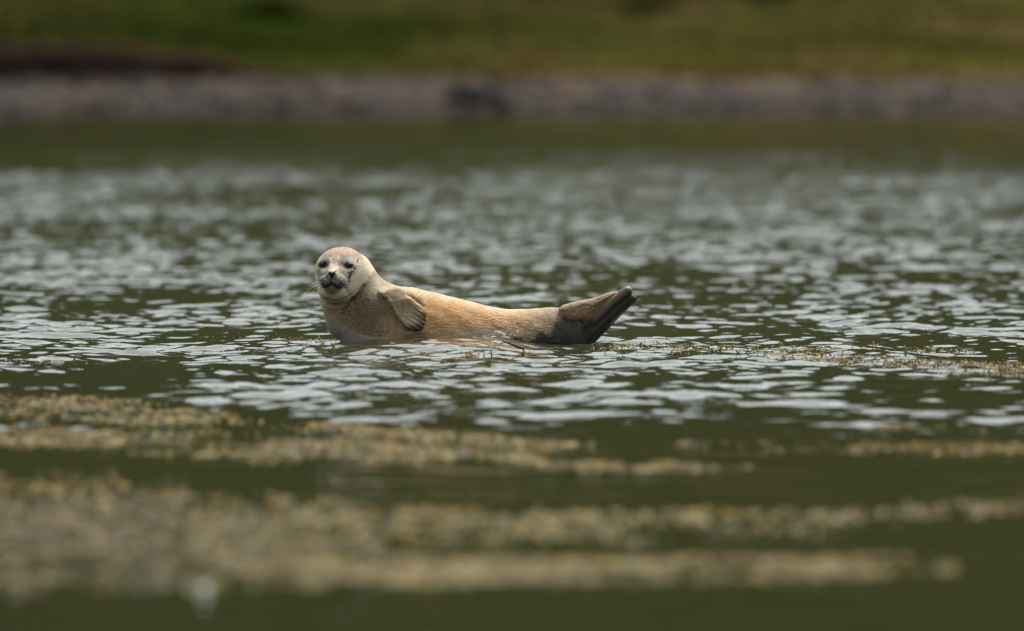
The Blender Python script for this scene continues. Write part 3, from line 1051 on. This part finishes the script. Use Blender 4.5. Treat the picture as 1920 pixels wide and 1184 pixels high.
    be.inputs["Base Color"].default_value = (.006, .005, .005, 1)
    be.inputs["Roughness"].default_value = .07
    be.inputs["Specular IOR Level"].default_value = .3
    md, ntd, bd = new_mat("seal_nose")
    bd.inputs["Base Color"].default_value = (.010, .009, .010, 1)
    bd.inputs["Roughness"].default_value = .38
    mc, ntc, bc = new_mat("seal_claw")
    bc.inputs["Base Color"].default_value = (.018, .016, .015, 1)
    bc.inputs["Roughness"].default_value = .3
    SV, SQ = sphere_mesh(20, 28)
    for (ex, ez), s in EYES:
        yy = surf_y(ex, ez)
        P = SV * [7.4 if s > 0 else 8.2, 5.5, 5.7]
        P += [ex, yy + 2.9, ez]
        e = mesh_np("eye", to_world(P) - loc, SQ, mat=me_, parent=root)
    # nose: a V of two slit nostrils on a dark pad
    yy = surf_y(623.7, 509.5)
    nm = (np.array([(616.2, 505.6), (619.5, 504.6), (623.6, 507.6), (627.6, 504.8), (631.2, 505.0), (629.6, 509.0), (626.6, 513.0), (624.4, 516.8), (622.8, 516.8),
                   (621.0, 513.2), (618.4, 509.6)]) - [623.7, 509]) * 1.2 + [623.7, 509.5]
    cen = nm.mean(0)
    rings = []
    for sc_, dy in ((1.06, .5), (1.0, -.7), (.7, -1.6), (.3, -1.9)):
        p = cen + (nm - cen) * sc_
        ys_ = np.array([surf_y(a, b_) for a, b_ in p])
        rings.append(np.stack([p[:, 0], ys_ + dy, p[:, 1]], -1))
    K = len(nm)
    P = np.concatenate(rings + [np.array([[cen[0], rings[-1][:, 1].mean() - .1, cen[1]]])])
    q = [(r * K + i, r * K + (i + 1) % K, (r + 1) * K + (i + 1) % K, (r + 1) * K + i) for r in range(3) for i in range(K)]
    tr = [(3 * K + i, 3 * K + (i + 1) % K, 4 * K) for i in range(K)]
    mesh_np("nose", to_world(P) - loc, q, tr, mat=md, parent=root)
    # claws of the fore flipper
    for (a, b_) in (((794, 581.5), (801.5, 586)), ((795, 588.5), (802, 592.5)), ((793, 596), (801, 600)), ((790, 603), (798, 607)), ((785, 610), (794, 614.5))):
        ya, yb = surf_y(*a), surf_y(a[0] + 1, a[1])
        tube = []
        for i in range(6):
            t_ = i / 5
            r_ = 1.5 * (1 - t_) ** .7 + .15
            cx, cz = a[0] + (b_[0] - a[0]) * t_, a[1] + (b_[1] - a[1]) * t_ + .8 * math.sin(t_ * 3.1)
            cy = ya - .6 + 1.5 * t_ ** 2
            for j in range(8):
                an = j * math.pi / 4
                tube.append((cx - .5 * r_ * math.cos(an), cy + r_ * math.sin(an), cz + .86 * r_ * math.cos(an)))
        q = [(r * 8 + i, r * 8 + (i + 1) % 8, (r + 1) * 8 + (i + 1) % 8, (r + 1) * 8 + i) for r in range(5) for i in range(8)]
        mesh_np("claw", to_world(tube) - loc, q, mat=mc, parent=root)
    # whiskers
    mw, ntw, bw = new_mat("whisker_hair")
    bw.inputs["Base Color"].default_value = (.72, .66, .52, 1)
    bw.inputs["Roughness"].default_value = .35
    wr_ = random.Random(3)
    WH = []
    for (a, b_) in (((644, 528), (686, 563)), ((646, 531), (670, 556)), ((641, 533), (657, 566)), ((648, 534), (675, 549)), ((638, 536), (650, 562)),
                    ((650, 530), (680, 545)), ((643, 535), (662, 572)), ((647, 527), (676, 540)), ((605, 530), (571, 549)), ((603, 527), (578, 536)),
                    ((606, 533), (585, 548)), ((603, 532), (575, 541)), ((607, 535), (590, 555)), ((641, 484), (647, 472)), ((613, 483), (608, 473))):
        WH.append((a, b_))
    for a, b_ in WH:
        ya = surf_y(*a)
        br = a[1] < 490
        pts = []
        L = 12
        for i in range(L):
            t_ = i / (L - 1)
            sag = math.sin(t_ * math.pi) * (-3.2 if a[0] > 620 else -3.0) * (0.3 if br else 1)
            pts.append((a[0] + (b_[0] - a[0]) * t_, ya + 1.5 - (9 if not br else 4) * math.sin(t_ * 2.0), a[1] + (b_[1] - a[1]) * t_ + sag))
        tube = []
        for i, p in enumerate(pts):
            r_ = (.55 if not br else .26) * (1 - .65 * i / (L - 1))
            for j in range(5):
                an = j * 2 * math.pi / 5
                tube.append((p[0] + r_ * math.cos(an) * .7, p[1] + r_ * math.sin(an), p[2] + r_ * math.cos(an) * .7))
        q = [(r * 5 + i, r * 5 + (i + 1) % 5, (r + 1) * 5 + (i + 1) % 5, (r + 1) * 5 + i) for r in range(L - 1) for i in range(5)]
        mesh_np("whisker", to_world(tube) - loc, q, mat=mw, parent=root)


build_seal()


# ------------------------------------------------------------------ seaweed
mweed, ntw_, bw_ = new_mat("seaweed_frond")
_at = node(ntw_, "ShaderNodeAttribute", attribute_name="tint")
ntw_.links.new(_at.outputs["Color"], bw_.inputs["Base Color"])
bw_.inputs["Roughness"].default_value = .5
bw_.inputs["Specular IOR Level"].default_value = .25
bw_.inputs["Subsurface Weight"].default_value = 0.0
bw_.inputs["Coat Weight"].default_value = .0
bw_.inputs["Coat Roughness"].default_value = .08

GOLD = np.array([.34, .185, .012]); OCHRE = np.array([.17, .105, .017]); BROWN = np.array([.055, .032, .012])
DARK = np.array([.022, .014, .009]); CREAM = np.array([.235, .185, .078]); OLIVE = np.array([.10, .095, .022])


def fronds(base, direc, length, width, bend, colr, nseg=2):
    """many tapering four-sided blades at once: base (n,3), direc (n,3) unit, bend (n,3) sideways drift of the tip"""
    n = len(base)
    side = np.cross(direc, rng.normal(0, 1, (n, 3)) + [0, 0, .3]); side /= np.linalg.norm(side, axis=1)[:, None] + 1e-9
    oth = np.cross(direc, side)
    V = []
    for i in range(nseg + 1):
        t = i / nseg
        c = base + direc * (length * t)[:, None] + bend * (t ** 2)
        w = (width * (1.0 - .15 * t if i < nseg else .35))[:, None] * (1.15 if i == nseg - 1 else 1)
        V += [c + side * w * .5, c + oth * w * .22, c - side * w * .5, c - oth * w * .22]
    V = np.stack(V, 1)
    m = 4 * (nseg + 1)
    q = np.array([(r * 4 + i, r * 4 + (i + 1) % 4, (r + 1) * 4 + (i + 1) % 4, (r + 1) * 4 + i) for r in range(nseg) for i in range(4)] + [(nseg * 4, nseg * 4 + 1, nseg * 4 + 2, nseg * 4 + 3)])
    Q = (q[None] + (np.arange(n) * m)[:, None, None]).reshape(-1, 4)
    return V.reshape(-1, 3), Q, np.repeat(colr, m, 0)


def fill_bed(names, count, hgt, wid, up, name, label, palette, gold_top=.6, edge_soft=.12, thr=.37):
    xs, ys, tops = [], [], []
    areas = []
    for nme in names:
        b = np.array(BEDS[nme], float)
        areas.append(np.trapezoid(b[:, 2] - b[:, 1], b[:, 0]) if hasattr(np, "trapezoid") else np.trapz(b[:, 2] - b[:, 1], b[:, 0]))
    areas = np.array(areas) / sum(areas)
    for nme, a in zip(names, areas):
        k = int(count * a * 3.2) + 10
        b = np.array(BEDS[nme], float)
        px = rng.uniform(b[0, 0], b[-1, 0], k)
        tt = rng.uniform(0, 1, k)
        y0 = np.interp(px, b[:, 0], b[:, 1]); y1 = np.interp(px, b[:, 0], b[:, 2])
        # ragged upper and lower edges
        rag = (vnoise(px, 0 * px, 131, .021) - .5) * .35
        py = y0 + (y1 - y0) * tt
        pxw = px
        dens = .04 + 1.25 * smooth(thr - .16 * (1 - smooth(450, 700, px)) * (py > 880), thr + .26 + (.14 if count > 5000 and hgt > .016 else 0), fbm(px * .30, py * 3.4, 133, .022)) * (.25 + .75 * smooth(.25, .6, fbm(px, py * 3, 137, .06)))
        wmax = (y1 - y0).max()
        dens *= np.clip((y1 - y0) / wmax, .12, 1) ** 0
        dens *= 1 - .5 * smooth(1100, 1800, px) * (py > 880)
        dens *= smooth(-.02, edge_soft, tt + rag * .4) * (1 - smooth(1 - edge_soft, 1.02, tt + rag * .4))
        keep = (rng.uniform(0, 1, k) < dens * (y1 - y0) / wmax)
        xs.append(pxw[keep]); ys.append(py[keep]); tops.append(tt[keep])
    px, py, tt = map(np.concatenate, (xs, ys, tops))
    if len(px) > count:
        s = rng.permutation(len(px))[:count]; px, py, tt = px[s], py[s], tt[s]
    x, D, z = on_water(px, py)
    n = len(px)
    upk = rng.uniform(0, 1, n) < up * (.8 + .8 * (1 - smooth(.05, .25, tt)))
    L = np.where(upk, rng.uniform(.4, 1, n) ** 1.6 * hgt, rng.uniform(.5, 1.6, n) * hgt * (1.0 if hgt < .016 else 1.7))
    a = rng.uniform(0, 2 * np.pi, n)
    el = np.where(upk, rng.uniform(.7, 1.5, n), rng.uniform(-.05, .16, n))
    d = np.stack([np.cos(a) * np.cos(el), np.sin(a) * np.cos(el), np.sin(el)], -1)
    base = np.stack([x, D, z - np.where(upk, .004, .001)], -1)
    bend = np.stack([rng.normal(0, .25, n) * L, rng.normal(0, .25, n) * L, np.where(upk, -.1, -.12) * L], -1)
    w = wid * rng.uniform(.6, 1.3, n)
    pal, wts = palette
    wts = np.array(wts, float); wts /= wts.sum()
    ci = rng.choice(len(pal), n, p=wts)
    patch = fbm(px, py * 2, 141, .018)
    # clumps of one colour: golden, brown or cream
    hue = vnoise(px, py * 2.6, 151, .028)
    if count > 5000 and hgt > .02:
        u = rng.uniform(0, 1, n)
        ci = np.where((hue > .70) & (u < .5), len(pal) - 1, ci)
        ci = np.where((hue < .30) & (u < .6), 3, ci)
        ci = np.where((hue > .42) & (hue < .52) & (u < .5), 0, ci)
    cl = np.array(pal)[ci] * rng.uniform(.55, 1.3, (n, 1)) * (.45 + .75 * patch)[:, None]
    g = (upk | (rng.uniform(0, 1, n) < .4)) & (rng.uniform(0, 1, n) < gold_top * (.35 + 1.6 * (1 - smooth(.04, .22, tt))))
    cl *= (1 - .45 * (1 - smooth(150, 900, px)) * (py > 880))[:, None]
    cl[g] = (GOLD * .8 * (rng.uniform(.6, 1.2, (n, 1))))[g]
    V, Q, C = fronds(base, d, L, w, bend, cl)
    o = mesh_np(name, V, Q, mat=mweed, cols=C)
    tag(o, label, "seaweed", kind="stuff")
    return o


FOREPAL = ([CREAM * 1.5, CREAM * .9, OCHRE, BROWN, OLIVE, GOLD], [.16, .17, .20, .18, .15, .14])  # cream fronds carry wet highlights in their colour
FARPAL = ([np.array([.58, .52, .38]), np.array([.44, .37, .24]), BROWN, OCHRE, DARK], [.42, .2, .16, .14, .08])  # sky glints among the weed, painted as pale cream fronds
fill_bed(["far_right"], 7500, .014, .0042, .45, "seaweed_bed", "long thin seaweed bed floating right of the seal, in focus", FARPAL, .6, thr=.25)
fill_bed(["back_right"], 700, .016, .0040, .55, "seaweed_bed", "short thin strip of seaweed behind the long bed on the right", FARPAL, .6, thr=.3)
fill_bed(["far_left"], 520, .013, .0036, .5, "seaweed_bed", "thin strip of seaweed just left of the seal's chest", FARPAL, .6)
fill_bed(["far_left2", "mid_left2"], 300, .012, .0036, .5, "seaweed_bed", "sparse seaweed specks near the left edge, level with the seal's waterline", FARPAL, .5)
fill_bed(["near_seal"], 360, .014, .0036, .6, "seaweed_bed", "sparse seaweed strip in front of the seal's hind part", FARPAL, .7)
fill_bed(["band_a", "band_a2", "band_a3", "band_a_thin"], 9500, .017, .0075, .26, "seaweed_bed", "blurred golden and cream seaweed bed between the seal and the front bed", FOREPAL, .75, .2, .27)
fill_bed(["band_c", "band_c2"], 900, .024, .007, .55, "seaweed_bed", "broken blurred seaweed line at the right, in front of the seal", FOREPAL, .8)
fill_bed(["band_d", "band_e"], 16000, .018, .0105, .20, "seaweed_bed", "broad strongly blurred brown and cream seaweed bed at the front", FOREPAL, .85, .26, .29)


def sprig(px, py, blades, label, group=None, lift=0.0):
    """a single seaweed tip: blades = [(lean right in px, height in px, width px, colour), ...]"""
    x, D, z = (float(v[0]) for v in on_water([px], [py]))
    s = D / FPX
    base, di, ln, wd, bd, cl = [], [], [], [], [], []
    for (dx, h, w, c) in blades:
        v = np.array([dx * s, rng.normal(0, .25) * h * s, h * s])
        L = np.linalg.norm(v)
        base.append([x + rng.normal(0, .6) * s, D + rng.normal(0, 1) * s, z - .006]); di.append(v / L); ln.append(L + .006)
        wd.append(w * s); bd.append([rng.normal(0, .18) * L, 0, -.06 * L]); cl.append(c * rng.uniform(.8, 1.2))
    V, Q, C = fronds(np.array(base), np.array(di), np.array(ln), np.array(wd), np.array(bd), np.array(cl), nseg=4)
    o = mesh_np("seaweed_sprig", V - [x, D, z], Q, mat=mweed, cols=C)
    o.location = (x, D, z)
    tag(o, label, "seaweed", group)
    return o


# the ones that stand out
sprig(605, 647, [(-6, 20, 3, GOLD), (2, 9, 3, OCHRE)], "slanting golden seaweed tip at the foot of the seal's chest")
sprig(604, 652, [(1, 11, 3, GOLD), (0, 7, 3, OCHRE)], "short upright golden stub, lowest left of the seal's chest")
sprig(626, 651, [(3, 12, 3, GOLD), (-5, 8, 3, GOLD), (0, 7, 4, OCHRE)], "clump of short golden tips against the seal's chest")
sprig(445, 634, [(2, 11, 3, BROWN), (-3, 5, 3, DARK)], "small dark hooked tip standing left of the seal in the thin weed strip")
sprig(518, 631, [(-1, 8, 2.5, OCHRE)], "tiny ochre tip midway in the weed strip left of the seal")
sprig(137, 672, [(3, 7, 4, OCHRE)], "single ochre tip near the left edge at the seal's waterline")
sprig(33, 681, [(1, 9, 4, BROWN)], "leftmost brown tip, almost at the picture's left edge")
sprig(380, 663, [(1, 8, 4, GOLD)], "single gold tip on dark water, left of the seal")
sprig(864, 663, [(0, 9, 3, GOLD)], "leftmost thin upright tip of the weed line in front of the seal")
sprig(876, 664, [(10, 7, 4, GOLD), (4, 8, 3, GOLD), (-2, 6, 4, OCHRE)], "fan shaped golden tuft left of the bent stalk")
sprig(893, 666, [(5, 6, 3, OCHRE)], "small leaning ochre tip just right of the fan shaped tuft")
sprig(907, 667, [(0, 7, 3, OCHRE)], "short straight stub between the fan tuft and the bent stalk")
sprig(922, 667, [(0, 12, 3, GOLD)], "upright tip at the left foot of the bent stalk")
sprig(980, 667, [(3, 9, 4, GOLD), (0, 7, 3, BROWN)], "golden tuft at the right foot of the bent stalk")
sprig(994, 664, [(0, 9, 2.5, OCHRE), (6, 6, 3, GOLD)], "thin tufted tip right of the bent stalk")
sprig(1026, 663, [(5, 7, 3, OCHRE)], "leaning tip under the seal's dark belly")
sprig(1037, 665, [(1, 8, 3, BROWN)], "brown stub under the seal's tail root")
sprig(1134, 663, [(1, 12, 4, OCHRE)], "upright ochre stub below the raised tail")
sprig(1161, 661, [(7, 10, 4, GOLD), (-3, 7, 4, OCHRE), (4, 8, 3, GOLD)], "leaning golden cluster right of the tail")
sprig(1180, 649, [(0, 8, 4, GOLD)], "single bright tip farther back, right of the tail")
sprig(1200, 650, [(1, 10, 5, GOLD), (0, 6, 4, OCHRE)], "thick golden stub farther back, right of the tail")
sprig(1351, 660, [(3, 23, 4, GOLD), (-4, 12, 5, OCHRE), (1, 16, 3, GOLD)], "tallest forked golden sprig in the long bed right of the seal")
sprig(1361, 652, [(6, 18, 2.6, OCHRE)], "slim tip leaning right beside the tall forked sprig")
sprig(1420, 659, [(3, 14, 3, GOLD), (-2, 9, 3, OCHRE)], "thin curled tip standing on the bright water, mid right")
sprig(1385, 664, [(2, 10, 4, OCHRE), (-3, 8, 3, BROWN)], "brownish pair of tips below the slim leaning one")
sprig(1399, 664, [(3, 11, 3, OCHRE)], "lone ochre tip between the brown pair and the curled tip")
sprig(1445, 663, [(1, 6, 2.5, DARK)], "small dark stump on bright water left of the dark lump")
sprig(1465, 649, [(0, 7, 4, GOLD), (4, 4, 3, GOLD)], "isolated golden tip behind the long bed")
sprig(1470, 671, [(-4, 8, 4, GOLD), (3, 5, 3, OCHRE)], "left leaning golden tip at the front edge of the long bed")
sprig(1541, 670, [(-2, 21, 4.5, GOLD), (2, 9, 4, OCHRE)], "tall curved tip right of the dark lump")
sprig(1552, 676, [(0, 9, 4, OCHRE)], "short stub right below the tall curved tip")
sprig(1579, 670, [(0, 17, 3.2, GOLD)], "straight upright needle like tip in the long bed")
sprig(1603, 664, [(2, 8, 3, BROWN)], "small dark tip on the bright patch right of the straight one")
sprig(1583, 681, [(3, 8, 4, GOLD), (-2, 9, 4, OCHRE)], "golden pair at the lower edge under the straight tip")
sprig(1637, 652, [(2, 12, 4, GOLD), (6, 8, 3, GOLD)], "left end tuft of the short strip behind")
sprig(1699, 665, [(0, 18, 5, OCHRE), (3, 12, 3, GOLD)], "thick dark footed tip in the short strip behind")
sprig(1718, 660, [(3, 9, 3, GOLD), (-1, 7, 3, OCHRE)], "low gold pair next to the thick tip, strip behind")
sprig(1741, 658, [(5, 13, 3, OCHRE)], "slanted tip right of the gold pair in the strip behind")
sprig(1757, 658, [(4, 9, 4, BROWN)], "brown curved tip beside the white patch of water")
sprig(1788, 661, [(-1, 7, 4, BROWN)], "brown nub on the white patch of water")
sprig(1798, 661, [(1, 6, 3, BROWN)], "second smaller nub on the white patch of water")
sprig(1810, 660, [(3, 7, 2, OCHRE)], "rightmost thin tip of the strip behind")
sprig(1657, 684, [(3, 17, 4, OCHRE)], "leaning ochre tip in the dense weed on the right")
sprig(1728, 684, [(14, 8, 5, GOLD), (5, 15, 3, BROWN), (-4, 10, 5, GOLD)], "broad golden spray leaning right in the dense weed")
sprig(1741, 676, [(-3, 9, 4, BROWN), (2, 8, 2, OCHRE)], "dark tip above the broad golden spray")
sprig(1771, 686, [(4, 13, 4, GOLD), (9, 7, 4, GOLD), (-2, 6, 4, OCHRE)], "folded golden blade in the middle of the dense weed")
sprig(1805, 681, [(2, 7, 4, GOLD), (-2, 6, 4, OCHRE)], "short gold pair right of the folded blade")
sprig(1880, 682, [(2, 9, 5, BROWN)], "brown tip near the right edge of the picture")
sprig(1903, 688, [(2, 9, 6, GOLD), (-3, 7, 4, OCHRE)], "gold clump close to the right edge of the picture")
sprig(1912, 708, [(1, 9, 4, BROWN)], "lowest brown stub at the right edge")

# lesser tips scattered along the long bed: nothing tells these apart
pr = random.Random(12)
CN = {0: ("golden", GOLD), 1: ("ochre", OCHRE), 2: ("brown", BROWN)}
seen = set()
for i in range(110):
    px = 1120 + 800 * pr.random() ** .62
    b = np.array(BEDS["far_right"], float)
    t0, t1 = np.interp(px, b[:, 0], b[:, 1]), np.interp(px, b[:, 0], b[:, 2])
    v = pr.random()
    py = t0 + 3 + (t1 - t0 - 4) * v
    cn, cc_ = CN[(0, 1, 2, 0)[pr.randrange(4)]]
    h = pr.uniform(4, 9)
    lean = pr.uniform(-4, 4)
    bl = [(lean, h, pr.uniform(2.2, 4), cc_)]
    two = pr.random() < .4
    if two: bl.append((pr.uniform(-5, 5), h * .7, 3, OCHRE))
    zone = ("between the tail and the tall forked sprig" if px < 1345 else "between the forked sprig and the dark lump" if px < 1515
            else "between the dark lump and the dense weed" if px < 1650 else "in the dense weed left of the golden spray" if px < 1730
            else "in the dense weed around the folded blade" if px < 1830 else "at the right end of the weed bed")
    lab = "%s %s%s tip %s, %s edge" % ("tiny" if h < 6 else "short", "forked " if two else "", cn, zone, "back" if v < .5 else "front")
    if lab in seen: continue
    seen.add(lab)
    sprig(px, py, bl, lab, "small seaweed tips in the long bed")


def bent_stalk():
    """the dark bent stalk with golden side branches in front of the seal's hip"""
    x0, D, z0 = (float(v[0]) for v in on_water([950], [664])); s = D / FPX * 1.12
    root = bpy.data.objects.new("seaweed_stalk", None); col.objects.link(root)
    z0 += .020
    root.location = (x0, D, z0)
    tag(root, "bent dark seaweed stalk with golden branches in front of the seal", "seaweed")

    def path(name, pts, r0, r1, c):
        V = []
        for i, (a, h) in enumerate(pts):
            t = i / (len(pts) - 1); r = (r0 + (r1 - r0) * t) * s
            for j in range(6):
                an = j * math.pi / 3
                V.append(((a - 950) * s + r * math.cos(an) * .5, r * math.sin(an) + .3 * math.sin(i) * s, h * s + r * math.cos(an)))
        q = [(k * 6 + j, k * 6 + (j + 1) % 6, (k + 1) * 6 + (j + 1) % 6, (k + 1) * 6 + j) for k in range(len(pts) - 1) for j in range(6)]
        V = np.array(V)
        mesh_np(name, V, q, mat=mweed, parent=root, cols=np.tile(c[None], (len(V), 1)))
    path("stem", [(979, -4), (978, 2), (970, 4), (963, 7), (955, 10), (949, 12), (944, 12.5)], 2.4, 1.6, BROWN * .8)
    path("branch", [(946, 12.5), (940, 10), (933, 6), (926, 1), (921, -3)], 1.5, 1.0, GOLD)
    path("branch", [(944, 11), (939, 6), (934, 1), (931, -3)], 1.4, 1.0, OCHRE)
    path("branch", [(953, 11), (956, 14), (959, 17)], .8, .3, BROWN)
    path("branch", [(946, 12), (944, 15), (942, 18)], .7, .3, BROWN)
    path("branch", [(978, 0), (978.5, -3), (979, -7)], 1.4, 1.2, BROWN)


bent_stalk()


def dark_lump():
    D = float(y2D(668)); s = D / FPX
    x0 = wx(1514, D); z0 = float(water_z(np.array([x0]), np.array([D]))[0])
    V, q = sphere_mesh(14, 20)
    a = V * [6.5, 5, 3.6] + [0, 0, 1.5]
    b = V * [3.2, 3, 3.0] + [3.8, 0, 4.5]
    inside = np.maximum(0, V[:, 0])[:, None] * np.maximum(0, V[:, 2])[:, None]
    P = a + inside * [2.2, 0, 5.0]
    P *= (1 + .16 * (vnoise(V[:, 0] * 3 + 9, V[:, 2] * 3 + V[:, 1], 151, 1.6) - .5))[:, None]
    o = mesh_np("weed_lump", P * s, q, mat=mweed, cols=np.tile(DARK[None], (len(P), 1)))
    o.location = (x0, D, z0)
    tag(o, "small black lump poking up from the long weed bed right of the seal", "seaweed")


dark_lump()


def float_feather():
    """pale curled feather standing in the front weed"""
    D = float(y2D(1115)); s = D / FPX
    x0 = wx(381, D); z0 = float(water_z(np.array([x0]), np.array([D]))[0])
    V = []
    n = 9
    for i in range(n):
        t = i / (n - 1)
        w = 9 * math.sin(math.pi * (t * .85 + .12)) ** .7
        for k, u in enumerate((-1, -.5, 0, .5, 1)):
            V.append((u * w + 3 * math.sin(t * 2), -4 + 5 * u * u + 6 * t * t, 20 * t - 1))
            V.append((u * w + 3 * math.sin(t * 2), -2.8 + 5 * u * u + 6 * t * t, 20 * t - 1))
    V = np.array(V) * s
    q = []
    for i in range(n - 1):
        for k in range(4):
            a = i * 10 + k * 2
            q.append((a, a + 2, a + 12, a + 10)); q.append((a + 1, a + 11, a + 13, a + 3))
        q.append((i * 10, i * 10 + 10, i * 10 + 11, i * 10 + 1)); q.append((i * 10 + 8, i * 10 + 9, i * 10 + 19, i * 10 + 18))
    m, nt, b = new_mat("white_feather")
    nn = noise_tex(nt, 200, 2)
    c = ramp(nt, nn.outputs["Fac"], [(.3, (.62, .60, .52)), (.7, (.80, .78, .70))])
    nt.links.new(c.outputs[0], b.inputs["Base Color"]); b.inputs["Roughness"].default_value = .6
    o = mesh_np("feather", V, q, mat=m)
    o.location = (x0, D, z0)
    tag(o, "small white out of focus feather on the front weed bed, lower left", "feather")


float_feather()


# ------------------------------------------------------------------ droplets thrown up where the wash meets the flank
def droplets():
    m, nt, b = new_mat("water_drop")
    b.inputs["Base Color"].default_value = (.85, .87, .88, 1)
    b.inputs["Roughness"].default_value = .05
    b.inputs["Transmission Weight"].default_value = .55
    b.inputs["IOR"].default_value = 1.33
    SV, SQ = sphere_mesh(8, 10)
    r = np.random.default_rng(8)
    P, Q = [], []
    pts = [(944, 629, 3.2, 3.0), (951, 633, 4, 1.0), (925, 632, 4.5, 1.1), (908, 631, 3.5, .8), (890, 633, 4, .8), (938, 625, 3, 1.4), (934, 623, 3.6, 1.2), (970, 623, 2.2, 2.4), (929, 622, 2.0, 1.0), (965, 630, 1.8, .9)]
    pts += [(r.normal(938, 12), r.normal(626, 3), r.uniform(.35, .9), r.uniform(.35, .8)) for _ in range(26)]
    for i, (px, py, rx, rz) in enumerate(pts):
        D = 59.62 + r.uniform(-.03, .03)
        c = np.array([wx(px, D), D, CAM_H - (py + 150) / FPX * D])
        P.append(SV * np.array([rx, rx * .8, rz]) * 1.3 * UN + c); Q.append(SQ + i * len(SV))
    o = mesh_np("water_drops", np.concatenate(P), np.concatenate(Q), mat=m)
    tag(o, "bright drops of splash where the water laps the seal's flank", "water drops", kind="stuff")


droplets()
